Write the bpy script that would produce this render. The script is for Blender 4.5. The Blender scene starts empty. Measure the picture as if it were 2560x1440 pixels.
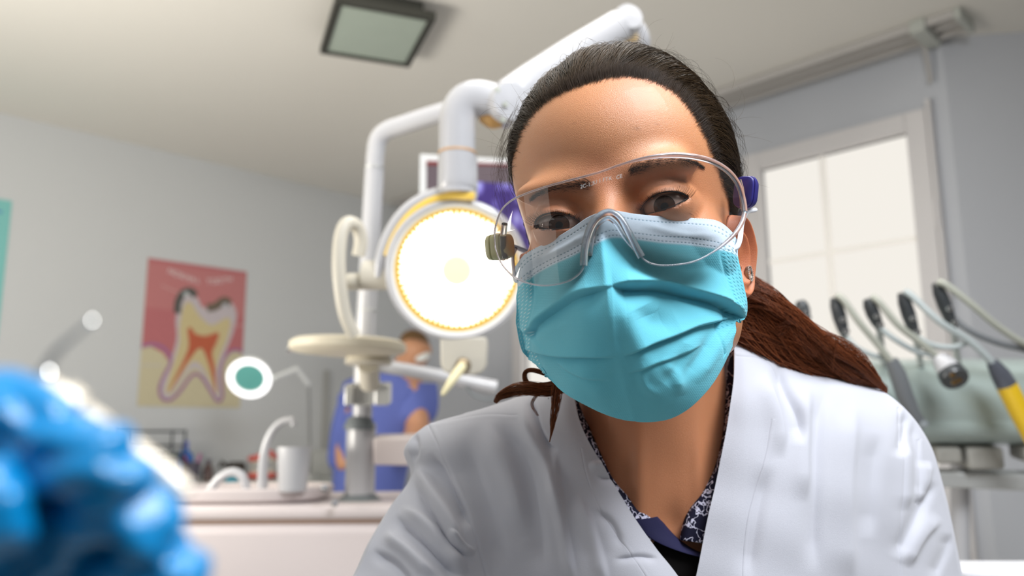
import bpy, bmesh, math, random
import numpy as np
from mathutils import Vector, Matrix
random.seed(7); RNG = np.random.default_rng(7)
C = bpy.context.scene.collection
SC = bpy.context.scene
R = math.radians

# ------------------------------------------------------------------ camera, world, lights
F = 2048.0                                   # focal length in pixels of the 2560 wide frame
PITCH, ROLL, CAMZ = 10.2, -0.38, 1.20
cam_d = bpy.data.cameras.new('camera'); cam = bpy.data.objects.new('camera', cam_d); C.objects.link(cam)
cam_d.sensor_width = 36; cam_d.lens = F/2560*36
cam_d.clip_start = 0.01
MC = Matrix.Translation((0, 0, CAMZ)) @ Matrix.Rotation(R(90+PITCH), 4, 'X') @ Matrix.Rotation(R(ROLL), 4, 'Z')
cam.matrix_world = MC
cam_d.dof.use_dof = True; cam_d.dof.focus_distance = 0.505; cam_d.dof.aperture_fstop = 5.4
SC.camera = cam
SC.view_settings.view_transform = 'Standard'; SC.view_settings.look = 'None'
SC.view_settings.gamma = 1; SC.view_settings.use_curve_mapping = False
SC.view_settings.exposure = 0.0
SC.cycles.max_bounces = 8; SC.cycles.transparent_max_bounces = 16
SC.cycles.caustics_reflective = False; SC.cycles.caustics_refractive = False
SC.cycles.sample_clamp_indirect = 4

world = bpy.data.worlds.new('world'); SC.world = world; world.use_nodes = True
wn = world.node_tree; wt = wn.nodes.new('ShaderNodeTexCoord'); ws = wn.nodes.new('ShaderNodeSeparateXYZ'); wr = wn.nodes.new('ShaderNodeValToRGB')
wr.color_ramp.elements[0].position = .0; wr.color_ramp.elements[0].color = (.12, .11, .10, 1); wr.color_ramp.elements[1].position = .55; wr.color_ramp.elements[1].color = (.95, .975, 1.0, 1)
wn.links.new(wt.outputs['Generated'], ws.inputs[0]); wn.links.new(ws.outputs['Z'], wr.inputs[0]); wn.links.new(wr.outputs[0], wn.nodes['Background'].inputs[0])
wn.nodes['Background'].inputs[1].default_value = 0.62

MCn = np.array(MC)
def P(px, py, d):                            # the place seen at that pixel, d metres in front of the camera
    c = np.array([(px-1280)/F*d, -(py-720)/F*d, -d, 1.0])
    return (MCn@c)[:3]
def Pn(px, py, d):
    px, py, d = np.broadcast_arrays(np.asarray(px, float), np.asarray(py, float), np.asarray(d, float))
    c = np.stack([(px-1280)/F*d, -(py-720)/F*d, -d], -1)
    return c@MCn[:3, :3].T + MCn[:3, 3]
def area(name, loc, target, sx, sy, power, color=(1, 1, 1)):
    l = bpy.data.lights.new(name, 'AREA'); l.shape = 'RECTANGLE'; l.size = sx; l.size_y = sy; l.energy = power; l.color = color
    o = bpy.data.objects.new(name, l); C.objects.link(o); o.location = loc
    o.rotation_euler = (Vector(target)-Vector(loc)).to_track_quat('-Z', 'Y').to_euler()
    return o
# unseen area lamps added to light the face, goggles, walls and ceiling
area('overhead_key', (0.62, -0.05, 2.35), (0.05, 0.55, 1.35), .7, .7, 38, (0.93, 0.96, 1.0))  # added key lamp above the camera, placed for the forehead highlight
area('goggle_reflection_lamp', (-2.9, -0.1, 1.35), (0.2, 0.8, 1.2), 1.3, 1.7, 11, (1.0, 0.97, 0.92))  # added lamp standing in for the window mirrored in the goggles
area('overhead_fill', (0.35, 1.35, 2.56), (0.35, 1.4, 0), 1.2, 0.6, 12, (1.0, 0.97, 0.92))  # made-up fill from above to lift the dark far room
area('upward_fill', (-1.55, 1.25, 1.25), (-0.8, 2.5, 3.3), 1.0, 0.6, 34, (1.0, 0.95, 0.86))  # made-up fill aimed upward to brighten the ceiling

# ------------------------------------------------------------------ room frame
U = np.array([math.sin(R(45.3)), math.cos(R(45.3)), 0]); Vv = np.array([-math.sin(R(44.7)), math.cos(R(44.7)), 0])
DL, DR, ZC = 3.97, 3.03, 2.60                # poster wall, window wall, ceiling
O0 = np.array([0, 0, CAMZ])
def ray(px, py):
    d = P(px, py, 1.0)-O0; return d/np.linalg.norm(d)
def on_left(px, py, off=0.0):                # point on the poster wall
    d = ray(px, py); t = (DL-off-0)/np.dot(d, Vv); return O0+d*t
def on_right(px, py, off=0.0):
    d = ray(px, py); t = (DR-off)/np.dot(d, U); return O0+d*t
def on_ceil(px, py, off=0.0):
    d = ray(px, py); return O0+d*((ZC-off-CAMZ)/d[2])
def uvz(u, v, z): return np.array([u*U[0]+v*Vv[0], u*U[1]+v*Vv[1], z])

# ------------------------------------------------------------------ materials
def S(h):                                    # sRGB 0-255 to linear
    return tuple(((c/255)/12.92 if c/255 <= .04045 else ((c/255+.055)/1.055)**2.4) for c in h)+(1,)
MATS = {}
def mat(name, col, rough=0.5, metal=0.0, spec=0.5, noise=0.0, nscale=8, bump=0.0, bscale=200, sss=0.0, coat=0.0, trans=0.0, emit=None, es=0.0, sheen=0.0, alpha=1.0):
    m = bpy.data.materials.new(name); m.use_nodes = True; nt = m.node_tree; b = nt.nodes['Principled BSDF']
    c = S(col) if max(col) > 1.01 else tuple(col)+(1,)
    b.inputs['Base Color'].default_value = c; b.inputs['Roughness'].default_value = rough; b.inputs['Metallic'].default_value = metal
    b.inputs['Specular IOR Level'].default_value = spec
    b.inputs['Coat Weight'].default_value = coat; b.inputs['Transmission Weight'].default_value = trans
    b.inputs['Alpha'].default_value = alpha
    if sheen: b.inputs['Sheen Weight'].default_value = sheen
    if sss: b.inputs['Subsurface Weight'].default_value = sss; b.inputs['Subsurface Radius'].default_value = (.8, .3, .15); b.inputs['Subsurface Scale'].default_value = .006
    if emit is not None: b.inputs['Emission Color'].default_value = S(emit) if max(emit) > 1.01 else tuple(emit)+(1,); b.inputs['Emission Strength'].default_value = es
    tc = nt.nodes.new('ShaderNodeTexCoord')
    if noise:
        n = nt.nodes.new('ShaderNodeTexNoise'); n.inputs['Scale'].default_value = nscale; n.inputs['Detail'].default_value = 4
        mx = nt.nodes.new('ShaderNodeMix'); mx.data_type = 'RGBA'; mx.inputs[6].default_value = c; mx.inputs[7].default_value = tuple(x*(1-noise) for x in c[:3])+(1,)
        nt.links.new(tc.outputs['Object'], n.inputs['Vector']); nt.links.new(n.outputs['Fac'], mx.inputs[0]); nt.links.new(mx.outputs[2], b.inputs['Base Color'])
    if bump:
        n = nt.nodes.new('ShaderNodeTexNoise'); n.inputs['Scale'].default_value = bscale; n.inputs['Detail'].default_value = 3
        bp = nt.nodes.new('ShaderNodeBump'); bp.inputs['Strength'].default_value = bump; bp.inputs['Distance'].default_value = .0006
        nt.links.new(tc.outputs['Object'], n.inputs['Vector']); nt.links.new(n.outputs['Fac'], bp.inputs['Height']); nt.links.new(bp.outputs[0], b.inputs['Normal'])
    MATS[name] = m; return m
def vcol(m, attr='Col'):                     # base colour from a pattern stored on the mesh
    nt = m.node_tree; a = nt.nodes.new('ShaderNodeAttribute'); a.attribute_name = attr
    nt.links.new(a.outputs['Color'], nt.nodes['Principled BSDF'].inputs['Base Color']); return m
def glass(name, tint, gloss=1.0, rough=0.02, ior=1.45):
    m = bpy.data.materials.new(name); m.use_nodes = True; nt = m.node_tree; nt.nodes.clear()
    o = nt.nodes.new('ShaderNodeOutputMaterial'); mx = nt.nodes.new('ShaderNodeMixShader'); tr = nt.nodes.new('ShaderNodeBsdfTransparent'); g = nt.nodes.new('ShaderNodeBsdfGlossy')
    fr = nt.nodes.new('ShaderNodeFresnel'); fr.inputs[0].default_value = ior; mu = nt.nodes.new('ShaderNodeMath'); mu.operation = 'MULTIPLY'; mu.inputs[1].default_value = gloss
    tr.inputs[0].default_value = tuple(tint)+(1,); g.inputs['Roughness'].default_value = rough
    nt.links.new(fr.outputs[0], mu.inputs[0]); nt.links.new(mu.outputs[0], mx.inputs[0]); nt.links.new(tr.outputs[0], mx.inputs[1]); nt.links.new(g.outputs[0], mx.inputs[2]); nt.links.new(mx.outputs[0], o.inputs[0])
    MATS[name] = m; return m
def emis(name, col, s):
    m = bpy.data.materials.new(name); m.use_nodes = True; nt = m.node_tree; nt.nodes.clear()
    o = nt.nodes.new('ShaderNodeOutputMaterial'); e = nt.nodes.new('ShaderNodeEmission'); e.inputs[0].default_value = tuple(col)+(1,); e.inputs[1].default_value = s
    nt.links.new(e.outputs[0], o.inputs[0]); MATS[name] = m; return m

# ------------------------------------------------------------------ object helpers
def thing(name, label, cat, loc, group=None):
    o = bpy.data.objects.new(name, None); C.objects.link(o); o.location = tuple(loc); o['label'] = label; o['category'] = cat
    o.empty_display_size = .05
    if group: o['group'] = group
    return o
def tag(o, label, cat, group=None):
    o['label'] = label; o['category'] = cat
    if group: o['group'] = group
    return o
def structure(o): o['kind'] = 'structure'; return o
def origin(p):
    v = np.zeros(3)
    while p is not None: v = v+np.array(p.location); p = p.parent
    return v
class MB:                                    # collects shapes; build() makes ONE mesh object
    def __init__(s): s.v = []; s.f = []; s.n = 0; s.mi = []; s.cur = 0
    def add(s, V, Fc):
        V = np.asarray(V, float); s.v.append(V); n = s.n
        s.f += [tuple(int(i)+n for i in f) for f in Fc]; s.mi += [s.cur]*len(Fc); s.n += len(V); return s
    def box(s, c, ax, ay, az):               # centre and three half-axis vectors
        c = np.asarray(c, float); ax, ay, az = (np.asarray(a, float) for a in (ax, ay, az))
        V = [c+i*ax+j*ay+k*az for i in (-1, 1) for j in (-1, 1) for k in (-1, 1)]
        return s.add(V, [(0, 1, 3, 2), (4, 6, 7, 5), (0, 4, 5, 1), (2, 3, 7, 6), (0, 2, 6, 4), (1, 5, 7, 3)])
    def prism(s, poly, off):                 # 3D polygon and an extrusion vector
        poly = [np.asarray(p, float) for p in poly]; n = len(poly); V = poly+[p+np.asarray(off) for p in poly]
        return s.add(V, [tuple(range(n))[::-1], tuple(range(n, 2*n))]+[(i, (i+1) % n, (i+1) % n+n, i+n) for i in range(n)])
    def tube(s, pts, rad, k=16, caps=True, closed=False, flat=1.0, up=None):
        pts = np.asarray(pts, float); n = len(pts); rad = np.broadcast_to(np.asarray(rad, float), (n,))
        T = np.gradient(pts, axis=0) if not closed else np.roll(pts, -1, 0)-np.roll(pts, 1, 0)
        T /= np.linalg.norm(T, axis=1)[:, None]+1e-12
        a = np.array(up, float) if up is not None else (np.array([0, 0, 1.]) if abs(T[0][2]) < .9 else np.array([1., 0, 0]))
        V = []; nrm = None
        for i in range(n):
            if nrm is None or up is not None: nrm = np.cross(T[i], a if nrm is None or up is not None else nrm)
            else: nrm = nrm-T[i]*np.dot(nrm, T[i])
            nrm /= np.linalg.norm(nrm)+1e-12; b = np.cross(T[i], nrm)
            for j in range(k):
                an = 2*math.pi*j/k; V.append(pts[i]+rad[i]*(math.cos(an)*nrm+flat*math.sin(an)*b))
        Fc = [(i*k+j, i*k+(j+1) % k, (i+1) % n*k+(j+1) % k, (i+1) % n*k+j) for i in range(n if closed else n-1) for j in range(k)]
        if caps and not closed: Fc += [tuple(range(k))[::-1], tuple((n-1)*k+j for j in range(k))]
        return s.add(V, Fc)
    def lathe(s, prof, o, axis, k=48, up=None, caps=False):      # prof: (radius, distance along axis)
        o = np.asarray(o, float); z = np.asarray(axis, float)/np.linalg.norm(axis)
        x = np.cross(z, up if up is not None else ([0, 0, 1] if abs(z[2]) < .9 else [1, 0, 0])); x /= np.linalg.norm(x); y = np.cross(z, x)
        V = [o+h*z+r*(math.cos(2*math.pi*j/k)*x+math.sin(2*math.pi*j/k)*y) for r, h in prof for j in range(k)]; n = len(prof)
        Fc = [(i*k+j, i*k+(j+1) % k, (i+1)*k+(j+1) % k, (i+1)*k+j) for i in range(n-1) for j in range(k)]
        if caps: Fc += [tuple(range(k))[::-1], tuple((n-1)*k+j for j in range(k))]
        return s.add(V, Fc)
    def build(s, name, m, parent=None, smooth=True, bevel=0, sub=0):
        V = np.concatenate(s.v); org = origin(parent) if parent else np.array([V[:, 0].mean(), V[:, 1].mean(), V[:, 2].min()])
        me = bpy.data.meshes.new(name); me.from_pydata((V-org).tolist(), [], s.f); me.validate()
        bm = bmesh.new(); bm.from_mesh(me); bmesh.ops.recalc_face_normals(bm, faces=bm.faces); bm.to_mesh(me); bm.free()
        ms = m if isinstance(m, (list, tuple)) else [m]
        for q in ms: me.materials.append(q)
        if len(ms) > 1 and len(me.polygons) == len(s.mi): me.polygons.foreach_set('material_index', s.mi)
        o = bpy.data.objects.new(name, me); C.objects.link(o)
        if parent: o.parent = parent
        else: o.location = tuple(org)
        if bevel:
            b = o.modifiers.new('b', 'BEVEL'); b.width = bevel; b.segments = 3; b.limit_method = 'ANGLE'; b.angle_limit = R(35)
        if sub: sm = o.modifiers.new('s', 'SUBSURF'); sm.levels = sm.render_levels = sub
        if smooth: me.shade_smooth(); me.set_sharp_from_angle(angle=R(42))
        return o
def mesh_np(name, V, quads, m, parent=None, col=None, uv=None, solid=0.0, tris=None, smooth=True):   # big numpy meshes
    org = origin(parent) if parent else np.array([V[:, 0].mean(), V[:, 1].mean(), V[:, 2].min()])
    me = bpy.data.meshes.new(name); nq = len(quads); nt = 0 if tris is None else len(tris)
    me.vertices.add(len(V)); me.vertices.foreach_set('co', (V-org).astype(np.float32).ravel())
    li = quads.ravel() if nt == 0 else np.concatenate([quads.ravel(), tris.ravel()])
    me.loops.add(len(li)); me.loops.foreach_set('vertex_index', li.astype(np.int32))
    st = np.concatenate([np.arange(nq)*4, nq*4+np.arange(nt)*3]).astype(np.int32)
    me.polygons.add(nq+nt); me.polygons.foreach_set('loop_start', st); me.update(calc_edges=True)
    if smooth: me.shade_smooth()
    if col is not None:
        a = me.color_attributes.new('Col', 'FLOAT_COLOR', 'POINT'); cc = np.ones((len(V), 4), np.float32); cc[:, :3] = col; a.data.foreach_set('color', cc.ravel())
    if uv is not None:
        l = me.uv_layers.new(name='UVMap'); l.data.foreach_set('uv', uv[li].astype(np.float32).ravel())
    for q in (m if isinstance(m, list) else [m]): me.materials.append(q)
    o = bpy.data.objects.new(name, me); C.objects.link(o)
    if parent: o.parent = parent
    else: o.location = tuple(org)
    if solid: sd = o.modifiers.new('t', 'SOLIDIFY'); sd.thickness = solid; sd.offset = 0
    return o
def gridq(nr, nc, wrap=False):
    i = np.arange(nr-1)[:, None]; j = np.arange(nc if wrap else nc-1)[None, :]; j2 = (j+1) % nc
    return np.stack([i*nc+j, i*nc+j2, (i+1)*nc+j2, (i+1)*nc+j], -1).reshape(-1, 4)
def cr(ctrl, m):                             # Catmull-Rom resampling along axis 0
    c = np.asarray(ctrl, float); n = len(c); e = np.concatenate([[2*c[0]-c[1]], c, [2*c[-1]-c[-2]]])
    t = np.linspace(0, n-1, m); i = np.minimum(t.astype(int), n-2); f = (t-i).reshape((-1,)+(1,)*(c.ndim-1))
    p0, p1, p2, p3 = e[i], e[i+1], e[i+2], e[i+3]
    return .5*(2*p1+(p2-p0)*f+(2*p0-5*p1+4*p2-p3)*f**2+(3*p1-p0-3*p2+p3)*f**3)
def net(ctrl, nr, nc):                       # ctrl (rows, cols, k)
    a = cr(np.asarray(ctrl, float), nr); return cr(a.swapaxes(0, 1), nc).swapaxes(0, 1)
def normals(G):
    a = np.gradient(G, axis=0); b = np.gradient(G, axis=1); n = np.cross(a, b); n /= np.linalg.norm(n, axis=-1)[..., None]+1e-12
    return n
def polydist(X, Y, pts):                     # signed distance to a polyline (positive above it), and how far along 0..1
    pts = cr(np.array(pts, float), len(pts)*6); best = np.full(X.shape, 1e9); sg = np.zeros(X.shape); al = np.zeros(X.shape)
    L = np.concatenate([[0], np.cumsum(np.linalg.norm(np.diff(pts, axis=0), axis=1))])
    for k in range(len(pts)-1):
        a, b = pts[k], pts[k+1]; d = b-a; l2 = (d**2).sum()+1e-9
        t = np.clip(((X-a[0])*d[0]+(Y-a[1])*d[1])/l2, 0, 1); dx = X-a[0]-t*d[0]; dy = Y-a[1]-t*d[1]; q = np.hypot(dx, dy); w = q < best
        best = np.where(w, q, best); sg = np.where(w, np.sign(d[0]*dy-d[1]*dx), sg); al = np.where(w, (L[k]+t*math.sqrt(l2))/L[-1], al)
    return -best*sg, al
def tocam(V): return (V-MCn[:3, 3])@MCn[:3, :3]
def topx(V):
    c = tocam(V); return 1280+F*c[..., 0]/-c[..., 2], 720-F*c[..., 1]/-c[..., 2]

# ------------------------------------------------------------------ the dentist: head pose
def rotm(a, b, c):
    a, b, c = R(a), R(b), R(c)
    Rx = np.array([[1, 0, 0], [0, math.cos(a), -math.sin(a)], [0, math.sin(a), math.cos(a)]])
    Ry = np.array([[math.cos(b), 0, math.sin(b)], [0, 1, 0], [-math.sin(b), 0, math.cos(b)]])
    Rz = np.array([[math.cos(c), -math.sin(c), 0], [math.sin(c), math.cos(c), 0], [0, 0, 1]])
    return Rz@Rx@Ry
HR = rotm(-6.47, -15.5, 7.3); HT = np.array([.0795, .0392, -.5620])
def H2W(q): return (np.asarray(q, float)@HR.T+HT)@MCn[:3, :3].T+MCn[:3, 3]       # head space (x to her left, y up, z out of the face)
def W2H(w): return (tocam(np.asarray(w, float))-HT)@HR
CAMH = W2H(np.array([0, 0, CAMZ]))
def smin(a, b, k): h = np.clip(.5+.5*(b-a)/k, 0, 1); return b*(1-h)+a*h-k*h*(1-h)
def ell(p, c, r): q = (p-c)/r; k0 = np.linalg.norm(q, axis=-1); k1 = np.linalg.norm(q/np.asarray(r), axis=-1)+1e-9; return k0*(k0-1)/k1
def cap(p, a, b, ra, rb):
    a = np.array(a); b = np.array(b); t = np.clip(((p-a)@(b-a))/((b-a)@(b-a)), 0, 1)
    return np.linalg.norm(p-a-t[..., None]*(b-a), axis=-1)-(ra+(rb-ra)*t)
EYX = .0322
def headsdf(p):
    q = p.copy(); q[..., 0] = np.abs(q[..., 0])
    d = ell(p, (0, .036, -.014), (.0735, .090, .097))
    d = smin(d, ell(p, (0, .050, .020), (.062, .050, .066)), .02)
    d = smin(d, ell(p, (0, -.042, .018), (.058, .075, .066)), .03)
    d = smin(d, ell(q, (.040, -.030, .046), (.026, .022, .026)), .02)
    d = smin(d, ell(q, (.052, -.060, .010), (.014, .03, .03)), .02)
    d = smin(d, ell(p, (0, -.106, .066), (.020, .014, .018)), .02)
    d = smin(d, cap(p, (0, .010, .080), (0, -.038, .108), .0078, .0105), .012)
    d = smin(d, ell(q, (.011, -.042, .096), (.008, .007, .010)), .006)
    d = smin(d, ell(q, (.030, .021, .074), (.026, .009, .013)), .012)
    return d
def headr(D):                                # radius of the head along unit directions
    t = np.full(D.shape[:-1], .0); hi = np.full(t.shape, .21); lo = np.zeros(t.shape)
    hi[:] = .20
    for _ in range(40):
        d = headsdf(D*hi[..., None]); hi = hi-np.maximum(d, 0)*.8
        if np.max(d) < 1e-5: break
    return hi
def eyemap(X, Y):                            # in one eye's own plane, x towards the temple
    up = .0050*(1-np.clip(np.abs((X-.0005)/.0150), 0, 1)**2.1); lowr = -.0042*(1-np.clip(np.abs((X+.0005)/.0150), 0, 1)**2.3)
    c = .0016*(X/.014)
    return Y-(up+c-.0012), (lowr+c-.0012)-Y  # both negative inside the opening
def face_detail(V):
    for s in (-1, 1):
        X = (V[..., 0]*s-EYX); Y = V[..., 1]; front = V[..., 2] > .03
        rho2 = X**2+Y**2; Rl = .0142; zc = .0735-.0
        V[..., 2] -= np.where(front, .0070*np.exp(-((X+.002)/.017)**2-((Y-.001)/.0105)**2), 0)      # socket
        rho = np.sqrt(rho2); zl = np.where(rho < .88*Rl, zc+np.sqrt(np.maximum(Rl**2-rho2, 0)), zc+.475*Rl-(rho-.88*Rl)*1.6-np.maximum(rho-.017, 0)*4)
        h = np.clip(.5+.5*(zl-V[..., 2])/.0055, 0, 1); zz = V[..., 2]*(1-h)+zl*h+.0055*h*(1-h)
        V[..., 2] = np.where(front & (rho < .024), zz, V[..., 2])
        a, b = eyemap(X, Y); ins = front & (a < 0) & (b < 0)
        crease = Y-(.0098-.030*0-34*X**2+.10*X*.8)                                                   # fold above the lid
        V[..., 2] -= np.where(front & (np.abs(X) < .019), .0016*np.exp(-(crease/.0010)**2)*np.clip(1-(X/.019)**2, 0, 1), 0)
        V[..., 2] += np.where(front & (np.abs(X) < .019), .0010*np.exp(-((crease-.0028)/.0022)**2)*np.clip(1-(X/.019)**2, 0, 1), 0)
        V[..., 2] = np.where(ins, .0700, V[..., 2])
    return V
FACE = [(1262, 560), (1268, 470), (1276, 420), (1290, 360), (1312, 310), (1342, 272), (1380, 243), (1430, 220), (1490, 200), (1550, 188), (1600, 190), (1650, 204), (1700, 235), (1738, 280), (1766, 330), (1790, 385), (1806, 430), (1822, 480), (1836, 530), (1846, 590), (1852, 660), (1800, 900), (1400, 900), (1250, 700)]
def inpoly(x, y, poly):
    r = np.zeros(x.shape, bool); n = len(poly)
    for i in range(n):
        x1, y1 = poly[i]; x2, y2 = poly[(i+1) % n]
        c = ((y1 > y) != (y2 > y)) & (x < (x2-x1)*(y-y1)/(y2-y1+1e-9)+x1); r ^= c
    return r

def scalp_mask(Ph):                          # 0 on bare skin, 1 where hair grows, soft across the hairline
    W = H2W(Ph); x, y = topx(W); ins = inpoly(x, y, FACE); d = np.full(x.shape, 1e9)
    for i in range(len(FACE)-3):
        a0 = np.array(FACE[i], float); b0 = np.array(FACE[i+1], float); e = b0-a0; t = np.clip(((x-a0[0])*e[0]+(y-a0[1])*e[1])/(e@e), 0, 1)
        d = np.minimum(d, np.hypot(x-a0[0]-t*e[0], y-a0[1]-t*e[1]))
    sd = np.where(ins, -d, d); m = np.clip((sd+4)/16, 0, 1); z = Ph[:, 2]
    back = z < -.012; m = np.where(z > .05, m, np.where(back, 1.0, np.maximum(m, 0)))
    return m*(Ph[:, 1] > np.where(back, -.085, -.028))
# skin colour is one pigment map: freckle, redder patches, no light or shade
def skin_col(p):
    n = len(p); c = np.tile(np.array([.68, .300, .140]), (n, 1))
    f = .5+.5*np.sin(p[:, 0]*90+3*np.sin(p[:, 1]*60))*np.sin(p[:, 1]*75+2); c *= (1-.05*f)[:, None]
    def blob(x, y, r, col, a):
        w = a*np.exp(-((p[:, 0]-x)**2+(p[:, 1]-y)**2)/r**2)*(p[:, 2] > .02); return w[:, None]*(np.array(col)-c)
    c = c+blob(.025, .072, .016, (.60, .22, .13), .5); c = c+blob(.0, .022, .016, (.60, .24, .14), .5)
    for s in (-1, 1): c = c+blob(.045*s, -.03, .02, (.58, .24, .14), .4); c = c+blob(.032*s, .007, .011, (.42, .19, .12), .55)
    c = c+blob(.0235, .045, .0011, (.25, .10, .05), .8); c = c+blob(-.012, .055, .0006, (.3, .12, .06), .5); c = c+blob(.036, .047, .0006, (.3, .12, .06), .6)
    m = scalp_mask(p)[:, None]; return c*(1-m)+np.array([.030, .018, .011])*m
M_skin = vcol(mat('skin', (.6, .3, .17), rough=.34, spec=.55, sss=.12, bump=.8, bscale=2300, coat=.06))
nt = M_skin.node_tree; [setattr(n.inputs['Distance'], 'default_value', .00035) for n in nt.nodes if n.type == 'BUMP']
NT_, NP_ = 520, 620
th = np.linspace(0, math.pi, NT_)            # polar angle about the up axis, denser at the eyes
thc = math.pi/2; w = 1+2.4*np.exp(-((th-thc-.0)/.20)**2); th = np.cumsum(w); th = (th-th[0])/(th[-1]-th[0])*math.pi
th = .001+th*(math.pi-.002)/math.pi
ph = np.linspace(-math.pi, math.pi, NP_+1)[:-1]; w = 1+3.2*np.exp(-(ph/.50)**4)+.8*np.exp(-(ph/1.1)**4); ph = np.cumsum(w); ph = (ph/ph[-1]*2-1)*math.pi; ph -= np.interp(.5, np.linspace(0, 1, NP_), ph)
TH, PH = np.meshgrid(th, ph, indexing='ij')
Dg = np.stack([np.sin(TH)*np.sin(PH), np.cos(TH), np.sin(TH)*np.cos(PH)], -1)
HV = face_detail(Dg*headr(Dg)[..., None])
HV[..., 2] += np.where(HV[..., 2] > .03, .0003*np.sin(HV[..., 1]*300)*np.exp(-(HV[..., 0]/.05)**2)*0, 0)
def hair_r(D, lift):                         # points at a height above the scalp
    return D*(headr(D)+lift)[..., None]

dentist = thing('person', 'person in a white coat leaning over, dark hair tied back, wearing mask and goggles', 'person', P(1640, 1440, .62)-np.array([0, 0, .25]))
# neck and upper chest, a loft of rings that runs up into the jaw
rows = [(800, 1632, 150, .640, .040), (900, 1632, 176, .645, .046), (1000, 1634, 184, .650, .050), (1100, 1634, 190, .652, .053), (1190, 1636, 215, .655, .056), (1270, 1642, 285, .665, .066), (1360, 1650, 420, .685, .088), (1470, 1656, 560, .70, .105), (1600, 1660, 600, .71, .11)]
rr = cr(np.array(rows, float), 150); an = np.linspace(0, 2*math.pi, 181)[:-1]
cx = rr[:, 1:2]; YY = rr[:, 0:1]+0*an; XX = cx+rr[:, 2:3]*np.cos(an); DD = rr[:, 3:4]-rr[:, 4:5]*np.sin(an)
def gau(x, y, sx, sy): return np.exp(-((XX-x)/sx)**2-((YY-y)/sy)**2)*(np.sin(an) > 0)
DD += .006*gau(1680, 1330, 34, 60)           # notch between the collar bones
DD -= .0045*gau(1600, 1200, 22, 130)+.0040*gau(1752, 1180, 22, 130)-.003*gau(1675, 1180, 40, 110)
DD -= .003*gau(1560, 1340, 90, 30)+.003*gau(1790, 1340, 90, 30)
NV = Pn(XX, YY, DD)
def ear(s):                                  # a real ear: shell with helix rim, concha, tragus and lobe
    n, k = 90, 60; a = np.linspace(0, 2*math.pi, n+1)[:-1]; r = np.linspace(0, 1, k)
    A, Q = np.meshgrid(a, r, indexing='ij')
    W_ = .0165*(1+.14*np.sin(A)-.12*np.maximum(0, -np.sin(A))); Hh = .031
    y = Hh*np.sin(A)*Q; z = -W_*np.cos(A)*Q
    rim = .0062*np.exp(-((Q-.90)/.085)**2)*np.clip(1.1+.6*np.sin(A)-.35*np.cos(A+math.pi), .15, 1.5)
    anti = .0045*np.exp(-((Q-.60)/.10)**2)*np.clip(.6-np.cos(A+math.pi)*.5, 0, 1)
    con = -.0075*np.exp(-(((y+.004)/.009)**2+((z-.002)/.007)**2)); trag = .005*np.exp(-(((y+.005)/.005)**2+((z-.0135)/.004)**2))
    lobe = .003*np.exp(-(((y+.024)/.008)**2+(z/.009)**2))
    x = .0035+rim+anti+con+trag+lobe+(-z)*.42-(Q**6)*.0035
    pts = np.stack([x, y, z], -1).reshape(-1, 3)
    back = pts.copy(); back[:, 0] -= .0032+.004*(1-Q.ravel()**2); 
    V = np.concatenate([pts, back]); q = gridq(n, k); i = np.arange(n); 
    wrapq = np.stack([(n-1)*k+np.arange(k-1), (n-1)*k+1+np.arange(k-1), 1+np.arange(k-1), 0+np.arange(k-1)], -1)
    qq = np.concatenate([q, wrapq]); N = n*k; edge = np.stack([i*k+k-1, (i+1) % n*k+k-1, (i+1) % n*k+k-1+N, i*k+k-1+N], -1)
    qq = np.concatenate([qq, qq[:, ::-1]+N, edge]); V = V@rotm(14, 0, 0).T
    V *= .93; V[:, 0] += .0665; V += np.array([0, -.030, -.002]); V[:, 0] *= s; return V, (qq if s > 0 else qq[:, ::-1])
Vs = [H2W(HV.reshape(-1, 3))]; Qs = [gridq(NT_, NP_, True)]; Cs = [skin_col(HV.reshape(-1, 3))]; off = len(Vs[0])
for V_, Q_, C_ in [(NV.reshape(-1, 3), gridq(150, 180, True), None)]+[(H2W(e[0]), e[1], 'ear') for e in (ear(1), ear(-1))]:
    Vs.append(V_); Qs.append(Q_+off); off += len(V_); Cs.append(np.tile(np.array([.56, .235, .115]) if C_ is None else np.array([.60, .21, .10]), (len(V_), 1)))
mesh_np('head_and_neck', np.concatenate(Vs), np.concatenate(Qs), M_skin, dentist, col=np.concatenate(Cs))

# eyes
M_eye = vcol(mat('eye', (.8, .8, .8), rough=.06, spec=.25))
for s in (-1, 1):
    c = np.array([EYX*s, 0, .0722]); g = CAMH+np.array([0, 0, 0])-c; g /= np.linalg.norm(g)
    g = g+np.array([0, -.10, 0]); g /= np.linalg.norm(g)
    r = np.linspace(0, math.pi*.62, 160); a = np.linspace(0, 2*math.pi, 121)[:-1]; RR, AA = np.meshgrid(r, a, indexing='ij')
    x = np.cross([0, 1, 0], g); x /= np.linalg.norm(x); y = np.cross(g, x); rad = .01255+.0006*np.exp(-(RR/.38)**4)
    V = c+rad[..., None]*(np.cos(RR)[..., None]*g+np.sin(RR)[..., None]*(np.cos(AA)[..., None]*x+np.sin(AA)[..., None]*y))
    d = RR*.0126; fib = .5+.5*np.sin(AA*37+3*np.sin(AA*11)); iris = np.stack([.030+.022*fib, .012+.008*fib, .005+.002*fib], -1)
    col = np.where((d < .0022)[..., None], np.array([.004, .003, .003]), np.where((d < .0066)[..., None], iris*np.clip((.0072-d)/.0014, .25, 1)[..., None], np.array([.34, .28, .25])))
    mesh_np('eye', H2W(V.reshape(-1, 3)), gridq(160, 120, True), M_eye, dentist, col=col.reshape(-1, 3))

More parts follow.
